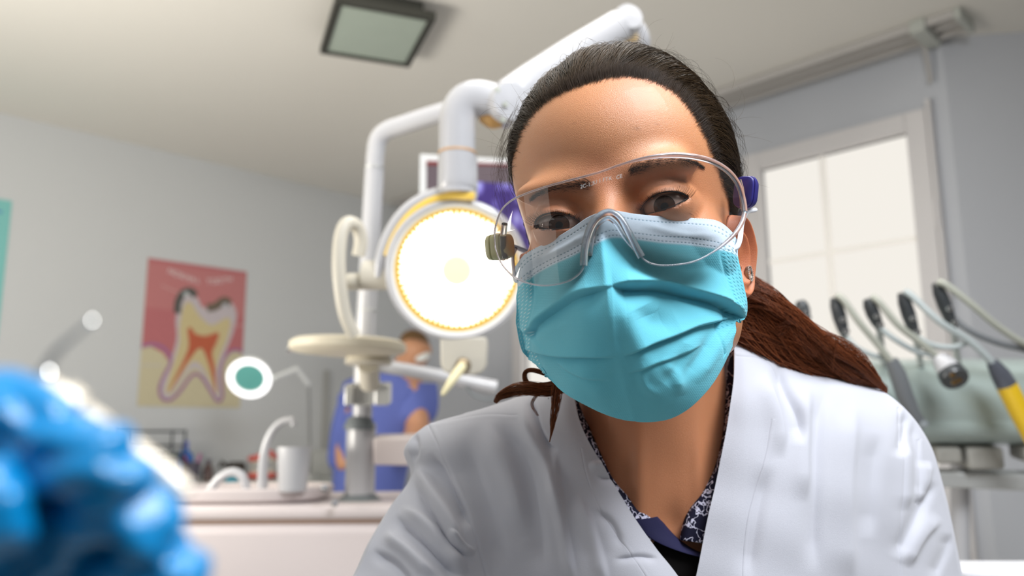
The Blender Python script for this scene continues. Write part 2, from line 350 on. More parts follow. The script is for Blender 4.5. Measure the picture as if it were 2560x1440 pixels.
# ------------------------------------------------------------------ hair
def strands(name, paths, rad, m, parent, taper=True, col=None):      # paths (n, k, 3) in world space
    n, k, _ = paths.shape; T = np.gradient(paths, axis=1); T /= np.linalg.norm(T, axis=-1)[..., None]+1e-12
    a = np.array([.31, .52, .79]); N1 = np.cross(T, a); N1 /= np.linalg.norm(N1, axis=-1)[..., None]+1e-12; N2 = np.cross(T, N1)
    rr = (np.asarray(rad)*np.ones(n))[:, None]*(np.linspace(1, .25, k)[None, :]**.7*np.clip(.3+np.linspace(0, 6, k), 0, 1)[None] if taper else np.ones((1, k)))
    V = np.stack([paths+rr[..., None]*(math.cos(q)*N1+math.sin(q)*N2) for q in (0, 2.094, 4.188)], 2)
    i = np.arange(n)[:, None, None]*k*3; j = np.arange(k-1)[None, :, None]*3; s = np.arange(3)[None, None, :]; s2 = (s+1) % 3
    Q = np.stack([i+j+s, i+j+s2, i+j+3+s2, i+j+3+s], -1).reshape(-1, 4)
    cc = None if col is None else np.repeat(col, k*3, axis=0)
    return mesh_np(name, V.reshape(-1, 3), Q, m, parent, col=cc)
M_hair = vcol(mat('hair', (.05, .03, .02), rough=.42, spec=.18)); M_lash = mat('lash', (.008, .006, .006), rough=.6, spec=.2)
def px_to_head(x, y, lift=0.0):              # where the line of sight through a pixel meets the head
    d = np.stack([(x-1280)/F, -(y-720)/F, -np.ones_like(x)], -1); d /= np.linalg.norm(d, axis=-1)[..., None]
    dh = d@HR; t = np.full(x.shape, .30)
    for _ in range(60): t = t+np.clip(headsdf(CAMH+dh*t[..., None])-lift, -.01, .02)*.8
    t = np.minimum(t, .60); return CAMH+dh*t[..., None]
ROOT = np.array([.10, -.42, -1.0]); ROOT /= np.linalg.norm(ROOT)
def scalp_samples(n):
    D = RNG.normal(size=(n*6, 3)); D /= np.linalg.norm(D, axis=1)[:, None]; Pp = D*headr(D)[:, None]; W = H2W(Pp); x, y = topx(W)
    fr = (np.einsum('ij,ij->i', D, (CAMH-Pp)/np.linalg.norm(CAMH-Pp, axis=1)[:, None]) > -.15) | (D[:, 2] > .1)
    ok = ~(fr & inpoly(x, y, FACE)) & (D[:, 1] > -.30+.0*D[:, 2]) & ~((D[:, 2] > .25) & (D[:, 1] < .1) & (np.abs(D[:, 0]) < .75)) & ~((D[:, 2] > -.12) & (D[:, 1] < -.1)); return D[ok][:n]
def slerp(a, b, t):
    om = np.arccos(np.clip((a*b).sum(-1), -1, 1))[..., None]; return (np.sin((1-t)*om)*a+np.sin(t*om)*b)/np.sin(om)
def scalp_hair(n, k, lift0, lift1, rad, tend=1.0, jit=.0005, nm='hair'):
    a = scalp_samples(n); E_ = cr(np.array(FACE[1:20], float), 600); i = RNG.integers(0, 600, n*2); e = E_[i]+RNG.normal(size=(n*2, 2))*5
    tg = np.gradient(E_, axis=0)[i]; tg /= np.linalg.norm(tg, axis=1)[:, None]; e += np.stack([tg[:, 1], -tg[:, 0]], 1)*RNG.uniform(-4, 30, (n*2, 1))
    h = px_to_head(e[:, 0], e[:, 1]); h = h[np.abs(headsdf(h.copy())) < .002]; h /= np.linalg.norm(h, axis=1)[:, None]; a = np.concatenate([a, h])
    n = len(a); t = np.linspace(0, 1, k)[None, :, None]**1.25*tend
    b = np.tile(ROOT, (n, 1))+RNG.normal(size=(n, 3))*.07; b /= np.linalg.norm(b, axis=1)[:, None]
    # hair first goes up and back, then to the tie
    up = a+np.array([0, .30, -.30]); up /= np.linalg.norm(up, axis=1)[:, None]
    mid = slerp(a[:, None, :], up[:, None, :], np.minimum(t*1.2, .8)); D = slerp(mid, b[:, None, :], t); D /= np.linalg.norm(D, axis=-1)[..., None]
    az = np.arctan2(a[:, 0], a[:, 2]); L = lift0+(lift1-lift0)*RNG.random(n)
    clump = .0016*np.sin(az*19+a[:, 1]*6)+.0011*np.sin(az*43+1)
    prof = (1-np.exp(-t[0, :, 0]*9))
    lift = (L+clump)[:, None]*prof[None]+.0004+jit*np.sin(t[..., 0]*9+RNG.random((n, 1))*6)*prof[None]
    ph_ = D*(headr(D)+lift)[..., None]
    Wm = scalp_mask(ph_[:, 2:9].reshape(-1, 3)).reshape(n, -1); okk = ~((Wm < .01) & (ph_[:, 2:9, 2] > .02)).any(1); ph_ = ph_[okk]; n = len(ph_)
    tone = RNG.random((n, 1)); c = np.array([.020, .012, .006])*(1-tone)+np.array([.070, .042, .020])*tone
    return H2W(ph_), c
hair = None
p1, c1 = scalp_hair(9000, 22, .0010, .0058, .0002); p2, c2 = scalp_hair(110, 22, .008, .012, .0001, jit=.0035)
hair = strands('hair', np.concatenate([p1, p2]), np.concatenate([np.full(len(p1), .00017), np.full(len(p2), .00009)]), M_hair, dentist, col=np.concatenate([c1, c2]))
# hairline down and temple strands: short fine hairs at the edge of the forehead
def edge_hairs(n):
    E_ = cr(np.array(FACE[1:20], float), 400); i = RNG.integers(0, 400, n); e = E_[i]+RNG.normal(size=(n, 2))*np.array([4, 4])
    tg = np.gradient(E_, axis=0)[i]; tg /= np.linalg.norm(tg, axis=1)[:, None]; nr = np.stack([tg[:, 1], -tg[:, 0]], 1)
    return e, nr
e, nr = edge_hairs(5200); L_ = RNG.uniform(8, 30, len(e)); k = 7; tt = np.linspace(0, 1, k)
ex = e[:, 0:1]+nr[:, 0:1]*L_[:, None]*tt-8; ey = e[:, 1:2]+nr[:, 1:2]*L_[:, None]*tt
ph3 = px_to_head(ex, ey+3); dirs = ph3/np.linalg.norm(ph3, axis=-1)[..., None]; ph3 = ph3+dirs*(.0004+.003*tt[None, :, None])
good = (np.linalg.norm(np.diff(ph3, axis=1), axis=-1).max(1) < .003) & (np.abs(headsdf(ph3[:, 0].copy())) < .003)
strands('hairline', H2W(ph3[good]), .00007, M_hair, hair, col=np.tile([.04, .023, .013], (int(good.sum()), 1)))
# flyaway hairs standing out against the ceiling
fl = []
for i in range(70):
    j = RNG.choice([0, 1, 2]); 
    if j == 0: x0, y0, a0 = RNG.uniform(1255, 1330), RNG.uniform(270, 480), RNG.uniform(1.7, 2.6)
    elif j == 1: x0, y0, a0 = RNG.uniform(1430, 1700), RNG.uniform(130, 180), RNG.uniform(.3, 2.6)
    else: x0, y0, a0 = RNG.uniform(1740, 1835), RNG.uniform(230, 470), RNG.uniform(-.6, 1.0)
    L0 = RNG.uniform(30, 120); cv = RNG.uniform(-2.2, 2.2); t = np.linspace(0, 1, 16); an_ = a0+cv*t
    fl.append(Pn(x0+np.cumsum(np.cos(an_))*L0/16, y0-np.cumsum(np.sin(an_))*L0/16, .545+.02*t*RNG.uniform(-1, 1)))
for i in range(46):                          # loose wisps down her right temple
    o1, o2, o3 = RNG.normal()*5, RNG.normal()*9, RNG.normal()*10; y_ = RNG.uniform(-20, 60)
    w3 = [(1296+o1, 270+y_), (1268+o1+o2*.5, 320+y_), (1250+o2*1.2, 380+y_), (1250+o3, 440+y_), (1264+o3*.6, 500+y_)]
    c_ = cr(np.array(w3), 16); fl.append(Pn(c_[:, 0], c_[:, 1], .548+0*c_[:, 0]))
strands('flyaway_hair', np.array(fl), .00006, M_hair, hair, col=np.tile([.10, .06, .03], (len(fl), 1)))
def lock(ctrl, n, spread, rad, tones, k=34, nm='lock', endspread=1.0, wave=0.0, par=None):   # a bundle of hair along px, py, depth, width
    c = cr(np.array(ctrl, float), k); t = np.linspace(0, 1, k); Pc = Pn(c[:, 0], c[:, 1], c[:, 2]); wd = c[:, 3]*c[:, 2]/F/2
    T = np.gradient(Pc, axis=0); T /= np.linalg.norm(T, axis=1)[:, None]; vd = MCn[:3, 2]; A = np.cross(T, vd); A /= np.linalg.norm(A, axis=1)[:, None]; B = np.cross(T, A)
    r = np.sqrt(RNG.random(n)); a = RNG.random(n)*2*math.pi; u = r*np.cos(a); v = r*np.sin(a)
    tw = a[:, None]+1.2*t[None]+.5*np.sin(t[None]*7+RNG.random((n, 1))*6)*.4
    uu = (r[:, None]*np.cos(tw)); vv = r[:, None]*np.sin(tw); wob = wave*np.sin(t[None]*8+RNG.random((n, 1))*5)
    pts = Pc[None]+(uu+wob)[..., None]*wd[None, :, None]*A[None]+vv[..., None]*.7*wd[None, :, None]*B[None]
    tone = RNG.random((n, 1)); col = np.array(tones[0])*(1-tone)+np.array(tones[1])*tone
    return strands(nm, pts, rad, M_hair, par, col=col)
red = ((.055, .017, .008), (.40, .12, .045))
lock([(1770, 745, .63, 90), (1830, 790, .64, 104), (1890, 830, .64, 104), (1950, 868, .645, 96), (2010, 898, .65, 92), (2075, 918, .66, 84), (2145, 945, .68, 62), (2208, 985, .70, 26)], 1900, 1, .00020, red, nm='ponytail', wave=.45, par=dentist)
lock([(1800, 720, .63, 90), (1850, 735, .635, 84), (1905, 752, .635, 62), (1962, 786, .635, 44), (2015, 828, .64, 42), (2070, 870, .645, 60), (2130, 915, .66, 64), (2190, 962, .69, 30)], 1000, 1, .00020, red, nm='ponytail_lock', wave=.5, par=dentist)
lock([(1850, 700, .63, 30), (1925, 745, .622, 26), (2000, 800, .625, 20), (2080, 868, .635, 16), (2150, 915, .655, 14), (2215, 975, .69, 10)], 110, 1, .00014, red, nm='ponytail_lock', wave=1.1, par=dentist)
lock([(1940, 830, .63, 22), (1975, 815, .628, 14), (2000, 845, .628, 14), (2040, 890, .635, 20)], 50, 1, .00014, red, nm='ponytail_lock', wave=.8, par=dentist)
lock([(2010, 880, .64, 20), (2060, 840, .63, 8), (2090, 845, .63, 6), (2085, 885, .635, 8), (2080, 930, .64, 10)], 14, 1, .0001, red, nm='ponytail_lock', par=dentist)
red2 = ((.09, .030, .012), (.34, .12, .045))
lock([(1480, 960, .60, 30), (1430, 950, .595, 28), (1380, 938, .59, 16), (1330, 925, .59, 12), (1312, 935, .59, 12), (1322, 962, .59, 16), (1370, 975, .59, 26)], 130, 1, .00018, red2, nm='side_lock', par=dentist)
lock([(1420, 960, .585, 34), (1370, 972, .585, 34), (1320, 972, .585, 34), (1280, 978, .59, 30), (1250, 990, .59, 18), (1238, 1005, .595, 10)], 240, 1, .00018, red2, nm='side_lock', wave=.2, par=dentist)
lock([(1400, 940, .585, 26), (1392, 980, .58, 26), (1388, 1020, .578, 20), (1383, 1055, .576, 14), (1378, 1085, .575, 5), (1374, 1105, .575, 2)], 110, 1, .00017, red2, nm='side_lock', wave=.2, par=dentist)
lock([(1345, 985, .59, 14), (1330, 1010, .588, 10), (1345, 1040, .586, 6)], 20, 1, .00014, red2, nm='side_lock', par=dentist)

# eyebrows and lashes
def brow(ctrl, n, par, nm='eyebrow', ln=19):
    c = cr(np.array(ctrl, float), 60); i = np.minimum((RNG.random(n)**1.1*60).astype(int), 59); f = RNG.normal(size=n)*.5; x0 = c[i, 0]+RNG.normal(size=n)*2; y0 = c[i, 1]+f*c[i, 2]
    s = np.sign(c[-1, 0]-c[0, 0]); t = np.linspace(0, 1, 6)[None]; u = (i/60.)
    an_ = (.75-u*.95+.25*f*-1+RNG.normal(size=n)*.12)[:, None]; Lh = (ln*RNG.uniform(.6, 1.1, n)*(1-.55*u))[:, None]
    x = x0[:, None]+s*np.cos(an_)*Lh*t; y = y0[:, None]-np.sin(an_)*Lh*t*.9+4*t*t
    p = px_to_head(x, y); p[..., 2] += .0005+.0010*np.sin(t*math.pi); return strands(nm, H2W(p), .00008, M_lash, par)
brow([(1572, 430, 12), (1605, 415, 14), (1650, 404, 13), (1700, 400, 9), (1732, 406, 5), (1756, 418, 1.5)], 800, dentist)
brow([(1478, 462, 12), (1450, 462, 13), (1410, 466, 12), (1370, 476, 9), (1345, 488, 5), (1332, 500, 2)], 600, dentist)
for s in (-1, 1):
    X = np.linspace(-.0140, .0150, 70); ln = []
    for upper in (1, 0):
        for x in X[::1 if upper else 2]:
            for _ in range(2 if upper else 1):
                xj = x+RNG.normal()*.00012; y = (.0050*(1-abs((xj-.0005)/.0150)**2.1) if upper and abs(xj-.0005) < .015 else (-.0042*(1-min(1, abs((xj+.0005)/.0150))**2.3) if not upper else 0))+.0016*xj/.014-.0012
                z = .0735+math.sqrt(max(.0142**2-xj**2-y**2, 0)) if xj**2+y**2 < .0142**2 else .0735
                L0 = (.0036*(.7+.7*max(0, xj/.015)) if upper else .0020)*RNG.uniform(.75, 1.1); t = np.linspace(0, 1, 8)
                px_ = EYX*s+s*(xj+xj*.45*t*(L0/.006)); py_ = y+(1 if upper else -1)*L0*(.25*t+.55*t**2); pz_ = z+L0*(.9*t-.25*t**2)-.0002
                ln.append(np.stack([px_, py_, pz_], -1))
    strands('eyelashes', H2W(np.array(ln)), .000085, M_lash, dentist)
    # liner along the lid edge
    xs = np.linspace(-.0142, .0152, 50); yu = .0050*(1-np.clip(np.abs((xs-.0005)/.0150), 0, 1)**2.1)+.0016*xs/.014-.0010; zz = .0735+np.sqrt(np.maximum(.0142**2-xs**2-yu**2, 1e-6))+.0001
    b = MB(); b.tube(H2W(np.stack([EYX*s+s*xs, yu, zz], -1)), np.interp(xs, [-.0142, 0, .012, .0152], [.0001, .00035, .0007, .0002]), 8)
    yl = -.0042*(1-np.clip(np.abs((xs+.0005)/.0150), 0, 1)**2.3)+.0016*xs/.014-.0014; zz = .0735+np.sqrt(np.maximum(.0142**2-xs**2-yl**2, 1e-6))
    b.tube(H2W(np.stack([EYX*s+s*xs, yl, zz], -1)), np.interp(xs, [-.0142, 0, .0152], [.00005, .0002, .0004]), 8); b.build('eyeliner', M_lash, dentist)

# ------------------------------------------------------------------ surgical mask
MY = np.array([.010, -.012, -.035, -.060, -.085, -.108, -.128, -.145]); MX = np.array([0, .018, .036, .054, .068, .080])
MZ = np.array([[.103, .087, .074, .056, .030, .00], [.114, .097, .080, .062, .036, .006], [.126, .112, .090, .068, .042, .010], [.130, .120, .097, .072, .042, .008],
               [.122, .115, .097, .068, .034, .0], [.108, .103, .088, .056, .018, -.02], [.088, .083, .068, .034, -.005, -.05], [.062, .056, .040, .005, -.03, -.08]])
MZf = cr(cr(MZ, 141).T.copy(), 101).T
def masksurf(x, y):
    fy = np.interp(-y, -MY, np.linspace(0, 140, 8)); fx = np.interp(np.abs(x), MX, np.linspace(0, 100, 6))
    i = np.clip(fy.astype(int), 0, 139); j = np.clip(fx.astype(int), 0, 99); a = fy-i; b = fx-j
    return (MZf[i, j]*(1-a)*(1-b)+MZf[i+1, j]*a*(1-b)+MZf[i, j+1]*(1-a)*b+MZf[i+1, j+1]*a*b)
def hit(px, py, fn):                         # where the line of sight meets the surface z = fn(x, y) of head space
    px = np.asarray(px, float); d = np.stack([(px-1280)/F, -(np.asarray(py, float)-720)/F, -np.ones_like(px)], -1)@HR
    t = np.full(px.shape, .30); found = np.zeros(px.shape, bool); res = t.copy()
    for k in range(320):
        tk = .34+k*.001; q = CAMH+d*tk; g = q[..., 2]-fn(q[..., 0], q[..., 1]); new = (~found) & (g < 0)
        if k: res = np.where(new, tk-.001*(-g)/(-g+gp+1e-9), res)
        gp = np.maximum(g, 0); found |= new
    res = np.where(found, res, .60); return res
NR_, NC_ = 400, 440
mk = [  # rows of the mask, top edge first, each from her right ear to her left ear
 [(1288, 668), (1318, 634), (1372, 604), (1430, 570), (1478, 541), (1528, 527), (1590, 535), (1660, 542), (1730, 546), (1790, 552), (1828, 578), (1846, 606)],
 [(1296, 716), (1330, 692), (1378, 664), (1432, 640), (1482, 616), (1528, 594), (1590, 598), (1660, 609), (1730, 614), (1788, 621), (1824, 630), (1842, 642)],
 [(1293, 745), (1330, 738), (1380, 720), (1432, 700), (1482, 680), (1530, 665), (1592, 660), (1660, 664), (1730, 668), (1788, 676), (1826, 682), (1852, 690)],
 [(1292, 775), (1332, 778), (1382, 772), (1432, 756), (1484, 738), (1534, 722), (1596, 716), (1662, 718), (1728, 728), (1788, 742), (1832, 748), (1863, 754)],
 [(1291, 812), (1330, 824), (1380, 828), (1432, 820), (1486, 808), (1540, 796), (1600, 786), (1664, 782), (1728, 784), (1788, 788), (1828, 794), (1864, 796)],
 [(1302, 868), (1334, 884), (1384, 890), (1436, 888), (1492, 886), (1546, 880), (1606, 866), (1666, 852), (1724, 838), (1776, 824), (1816, 812), (1846, 804)],
 [(1318, 893), (1348, 914), (1392, 932), (1444, 944), (1498, 948), (1554, 946), (1612, 932), (1668, 914), (1722, 894), (1768, 872), (1804, 852), (1840, 828)],
 [(1338, 906), (1368, 940), (1408, 972), (1458, 998), (1512, 1014), (1566, 1016), (1620, 1010), (1672, 996), (1722, 968), (1764, 936), (1798, 900), (1834, 850)],
 [(1342, 908), (1372, 944), (1410, 980), (1458, 1010), (1508, 1034), (1562, 1049), (1622, 1054), (1676, 1046), (1724, 1020), (1766, 978), (1798, 930), (1832, 866)]]
g = net(mk, NR_, NC_); MXp, MYp = g[..., 0], g[..., 1]
dep = hit(MXp, MYp, masksurf)
fh = px_to_head(MXp[::4, ::4].copy(), MYp[::4, ::4].copy()); okh = np.abs(headsdf(fh.copy())) < .004; fd = -((fh@HR.T+HT)[..., 2])     # never inside the face
fd = np.where(okh, fd-.0035, 1.0); fd = np.repeat(np.repeat(fd, 4, 0), 4, 1)[:NR_, :NC_]; dep = np.minimum(dep, fd)
for _ in range(30): dep[1:-1, 1:-1] = (dep[1:-1, 1:-1]*2+dep[:-2, 1:-1]+dep[2:, 1:-1]+dep[1:-1, :-2]+dep[1:-1, 2:])/6
G = Pn(MXp, MYp, dep); Nn = normals(G); Nn *= np.sign(np.einsum('ijk,ijk->ij', Nn, np.array([0, 0, CAMZ])-G))[..., None]
vv, uu_ = np.meshgrid(np.linspace(0, 1, NR_), np.linspace(0, 1, NC_), indexing='ij')
def fold(pts, A, wu, B, wd, e0=.12, e1=.12, edge=1.2):
    s, al = polydist(MXp, MYp, pts); env = np.clip(al/e0, 0, 1)*np.clip((1-al)/e1, 0, 1) if e0 else 1
    st = 1/(1+np.exp(-s/edge)); return env*(A*np.exp(-np.maximum(s, 0)/wu)*st-B*np.exp(-np.maximum(-s, 0)/wd)*(1-st))
def ridge(pts, A, w, e=.3):
    s, al = polydist(MXp, MYp, pts); return A*np.exp(-(s/w)**2)*np.clip(al/e, 0, 1)*np.clip((1-al)/e, 0, 1)
disp = fold([(1318, 838), (1350, 800), (1398, 765), (1450, 735), (1535, 713)], .0034, 34, .0045, 30, .03, .25)
disp += fold([(1530, 713), (1590, 712), (1660, 713), (1730, 730), (1812, 757), (1866, 795)], .0046, 30, .0085, 44, .10, .09)
disp += fold([(1312, 872), (1350, 884), (1400, 893), (1460, 893), (1540, 892)], .0026, 40, .0022, 22, .05, .2)
disp += fold([(1560, 890), (1610, 868), (1680, 843), (1750, 815), (1822, 800), (1846, 790)], .0030, 34, .0026, 26, .18, .14)
disp += fold([(1570, 934), (1630, 912), (1700, 890), (1760, 862)], .0014, 22, .0012, 18, .2, .2)
disp += fold([(1385, 905), (1420, 930), (1470, 945), (1530, 952)], .0008, 20, .0010, 22, .2, .3)
disp += ridge([(1545, 715), (1570, 800), (1600, 880), (1650, 960)], .0020, 26)-ridge([(1620, 760), (1640, 800), (1690, 790)], .0030, 34)
disp += ridge([(1650, 900), (1690, 940), (1700, 990)], .0016, 16)-ridge([(1720, 860), (1700, 910), (1660, 960)], .0018, 18)-ridge([(1790, 820), (1760, 880), (1700, 960)], .0016, 14)+ridge([(1815, 830), (1785, 890), (1740, 960)], .0012, 12)
disp += ridge([(1440, 900), (1480, 960), (1530, 1000)], .0010, 20)-ridge([(1540, 790), (1545, 900), (1540, 1000)], .0012, 24)+ridge([(1650, 990), (1610, 960), (1600, 900)], .0012, 12)
disp += ridge([(1330, 850), (1380, 820), (1440, 800)], .0008, 16)+ridge([(1640, 640), (1710, 655), (1780, 660)], .0010, 14)-ridge([(1680, 690), (1730, 670), (1800, 665)], .0008, 14)
disp += ridge([(1600, 560), (1700, 590), (1800, 590)], .0012, 9, .2)+ridge([(1310, 665), (1400, 625), (1480, 582)], .0012, 9, .2)
disp += .00035*np.sin((uu_*9+vv*5)*2.1)+.0002*np.sin((uu_*23-vv*14))
# woven stripe emboss, welded side strips and stitch rows
wv = (vv > .125+.0)
wx = MXp*.8+MYp*.62; wy = -MXp*.45+MYp*.9
disp += wv*.00007*np.sin(wx*2*math.pi/9)*np.cos(wy*2*math.pi/5)
white = np.array([.60, .76, .90]); blue = np.array([.14, .55, .68]); bl = 1/(1+np.exp(-(vv-.127)/.0025))[..., None]
mc = white*(1-bl)+blue*bl
def dots(mask_, cx_, cy_, rx, ry, depth, colr, a):
    global mc, disp
    q = np.exp(-(((cx_/rx)**2+(cy_/ry)**2))**2)*mask_; disp = disp-depth*q; mc = mc*(1-a*q[..., None])+np.array(colr)*a*q[..., None]
arc = np.concatenate([[0], np.cumsum(np.hypot(*np.diff(g[40], axis=0).T))]); AR = np.broadcast_to(arc, MXp.shape)
def stitch(v0, per, u0=.03, u1=.97):
    cxx = (AR % per)-per/2; rowh = np.hypot(np.gradient(MXp, axis=0), np.gradient(MYp, axis=0)); cyy = (vv-v0)*(NR_-1)*rowh
    dots((uu_ > u0) & (uu_ < u1), cxx, cyy, per*.30, 1.6, .00030, (.08, .24, .36), .8)
for v_ in (.027, .094, .117): stitch(v_, 9.5)
stitch(.047, 9.5, .80, .97); stitch(.047, 9.5, .03, .16)
for side in (0, 1):
    uc = uu_ if side == 0 else 1-uu_; colw = np.hypot(np.gradient(MXp, axis=1), np.gradient(MYp, axis=1)); dx = np.cumsum(colw, axis=1); dx = dx if side == 0 else dx[:, -1:]-dx
    rowd = np.cumsum(np.hypot(np.gradient(MXp, axis=0), np.gradient(MYp, axis=0)), axis=0)
    for kcol in range(4): dots((vv > .10) & (vv < (.93 if side == 0 else .68)), dx-7-9.5*kcol, (rowd % 9.5)-4.75, 2.6, 1.9, .00028, (.78, .95, .98) if side == 0 else (.05, .38, .50), .75)
    disp -= .0008*np.exp(-((dx-42)/5)**2)*((vv > .1) & (vv < .9))
G2 = G+Nn*disp[..., None]
M_mask = vcol(mat('mask_fabric', (.2, .7, .8), rough=.75, spec=.25, bump=.35, bscale=2600, sheen=.15)); MATS['mask_fabric'].node_tree.nodes['Principled BSDF'].inputs['Subsurface Weight'].default_value = .0
mask = thing('surgical_mask', 'light blue pleated surgical mask with white top band over the nose', 'mask', P(1600, 1050, .47))
mesh_np('mask_panel', G2.reshape(-1, 3), gridq(NR_, NC_), M_mask, mask, col=mc.reshape(-1, 3), solid=.0006)
M_cord = mat('ear_loop_cord', (.82, .85, .90), rough=.7, spec=.2)
def px3(l): a = np.array(l, float); return Pn(a[:, 0], a[:, 1], a[:, 2])
def smooth_path(l, n=40): return cr(px3(l), n)
dR_ = float(dep[60, -4]); dL_ = float(dep[70, 4])
MB().tube(smooth_path([(1826, 624, dR_-.004), (1842, 618, dR_-.002), (1850, 598, dR_+.002), (1853, 570, .515), (1858, 548, .535), (1868, 530, .555), (1888, 525, .58)]), .0016, 10).build('ear_loop', M_cord, mask)
MB().tube(smooth_path([(1296, 700, dL_-.001), (1288, 700, dL_+.004), (1284, 672, dL_+.02), (1282, 640, dL_+.04), (1290, 620, .60)]), .0014, 10).build('ear_loop', M_cord, mask)

# ------------------------------------------------------------------ safety goggles: one wraparound lens held off the face
def lenssurf(x, y): return .1215-6.3*x**2-150*np.abs(x)**4*1.2-3*(y-.012)**2+.30*np.maximum(-y-.005, 0)
top = cr(np.array([(1236, 592), (1239, 566), (1252, 528), (1276, 503), (1310, 486), (1352, 471), (1400, 457), (1450, 444), (1500, 430), (1545, 414), (1592, 400), (1640, 391), (1690, 388), (1740, 393), (1785, 406), (1822, 430), (1846, 462), (1858, 500), (1862, 530)], float), 300)
bot = cr(np.array([(1236, 592), (1240, 625), (1256, 662), (1285, 692), (1320, 708), (1362, 714), (1404, 708), (1436, 694), (1458, 668), (1464, 615), (1480, 566), (1505, 537), (1530, 532), (1556, 552), (1580, 600), (1606, 645), (1640, 662), (1690, 662), (1740, 652), (1790, 625), (1832, 590), (1854, 558), (1862, 530)], float), 300)
def resamp(a, n):
    L = np.concatenate([[0], np.cumsum(np.hypot(*np.diff(a, axis=0).T))]); t = np.linspace(0, L[-1], n); return np.stack([np.interp(t, L, a[:, 0]), np.interp(t, L, a[:, 1])], 1)
# columns matched by x so the nose notch stays clean
xs_ = 1236.5+(1861.5-1236.5)*(.5-.5*np.cos(np.linspace(0, math.pi, 260)))
ty = np.interp(xs_, top[:, 0], top[:, 1]); by = np.interp(xs_, bot[:, 0], bot[:, 1])
kk = np.linspace(0, 1, 60)[:, None]; LX = xs_[None]+0*kk; LY = ty[None]*(1-kk)+by[None]*kk; LD = hit(LX, LY, lenssurf)
gog = thing('safety_goggles', 'clear wraparound safety goggles with dark blue hinges worn over the mask', 'safety goggles', P(1540, 660, .45))
M_lens = glass('clear_lens', (.84, .79, .77), 1.0, .015, 1.5)
M_rim = mat('lens_rim', (.70, .70, .78), rough=.12, spec=.6, trans=.85, coat=.3)
M_nose = mat('nose_pad_plastic', (.86, .90, .95), rough=.1, spec=.7, trans=.9)
mesh_np('lens', Pn(LX, LY, LD).reshape(-1, 3), gridq(60, 260)[:, ::-1], M_lens, gog)
def onlens(l, n=60, off=0.0):
    a = resamp(cr(np.array(l, float), 200), n); return Pn(a[:, 0], a[:, 1], hit(a[:, 0], a[:, 1], lenssurf)-off)
tp = resamp(top, 160); w_ = np.clip(1-np.abs(tp[:, 0]-1700)/140, 0, 1)
MB().tube(Pn(tp[:, 0], tp[:, 1], hit(tp[:, 0], tp[:, 1], lenssurf)), .00055+.0011*np.clip((tp[:, 0]-1560)/120, 0, 1), 10).build('lens_edge', M_rim, gog)
bp_ = resamp(bot, 260); MB().tube(Pn(bp_[:, 0], bp_[:, 1], hit(bp_[:, 0], bp_[:, 1], lenssurf)), .00045+.0009*np.clip((bp_[:, 0]-1780)/60, 0, 1), 10).build('lens_edge', M_rim, gog)
nb = MB()
nb.tube(onlens([(1459, 664), (1462, 622), (1472, 580), (1490, 548), (1520, 531), (1548, 545), (1570, 580), (1590, 618), (1604, 643)], 90, -.001), .0021, 12)
nb.tube(onlens([(1476, 640), (1482, 600), (1492, 568), (1518, 547), (1540, 562), (1562, 596), (1590, 628)], 70, -.004), .0010, 8); nb.build('nose_piece', M_nose, gog)
# hinges with ratchet blocks
M_blue = mat('hinge_blue', (52, 48, 128), rough=.38, spec=.5, noise=.2, nscale=60); M_olive = mat('hinge_grey', (205, 200, 155), rough=.4, noise=.3, nscale=80); M_clear = mat('clear_hinge', (.9, .9, .88), rough=.08, trans=.9)
def hinge(c, rx, ry, rz, ax, m, par):
    ex, ey, ez = ax; b = MB(); n = 24; pr = [(0, -1.0), (.80, -1.0), (.95, -.86), (1.0, -.55), (.90, -.50), (.90, -.42), (1.02, -.36), (1.05, 0), (1.0, .36), (.90, .40), (.90, .48), (.96, .54), (.90, .85), (.72, 1), (0, 1)]
    V = []; k = 40
    for r, h in pr:
        for j in range(k):
            a = 2*math.pi*j/k; sq = lambda q: math.copysign(abs(q)**.55, q); V.append(c+ex*rx*h+ey*ry*r*sq(math.cos(a))+ez*rz*r*sq(math.sin(a)))
    b.add(V, [(i*k+j, i*k+(j+1) % k, (i+1)*k+(j+1) % k, (i+1)*k+j) for i in range(len(pr)-1) for j in range(k)]); return b.build('hinge', m, par)
cr_, cu_, cf_ = MCn[:3, 0], MCn[:3, 1], MCn[:3, 2]
def axes(deg, yaw=0):
    a = R(deg); e = math.cos(a)*cr_+math.sin(a)*cu_; f = -math.sin(a)*cr_+math.cos(a)*cu_; y_ = R(yaw); e2 = math.cos(y_)*e-math.sin(y_)*cf_; return e2, f, np.cross(e2, f)
hinge(P(1865, 481, .515), .0042, .0098, .0072, axes(-6, 40), M_blue, gog)
hinge(P(1250, 617, .555), .0082, .0088, .0075, axes(5, -30), M_olive, gog)
MB().tube(px3([(1846, 450, .507), (1852, 470, .507), (1856, 495, .508), (1858, 522, .510)]), .0019, 10).build('lens_clip', M_clear, gog)
MB().tube(px3([(1262, 560, .54), (1258, 590, .545), (1258, 625, .548), (1264, 650, .548)]), .0022, 10).build('lens_clip', M_clear, gog)
M_temple = mat('temple_arm', (54, 52, 120), rough=.35, spec=.5)
def bar(pts, w, h, m, nm, par):
    return MB().tube(cr(px3(pts), 24), h, 12, flat=w/h, up=MCn[:3, 1]).build(nm, m, par)
bar([(1872, 492, .522), (1880, 502, .555), (1868, 516, .60), (1836, 552, .645)], .0012, .0035, M_temple, 'temple_arm', gog)
bar([(1258, 612, .57), (1284, 616, .60), (1318, 630, .635)], .0012, .0035, M_temple, 'temple_arm', gog)
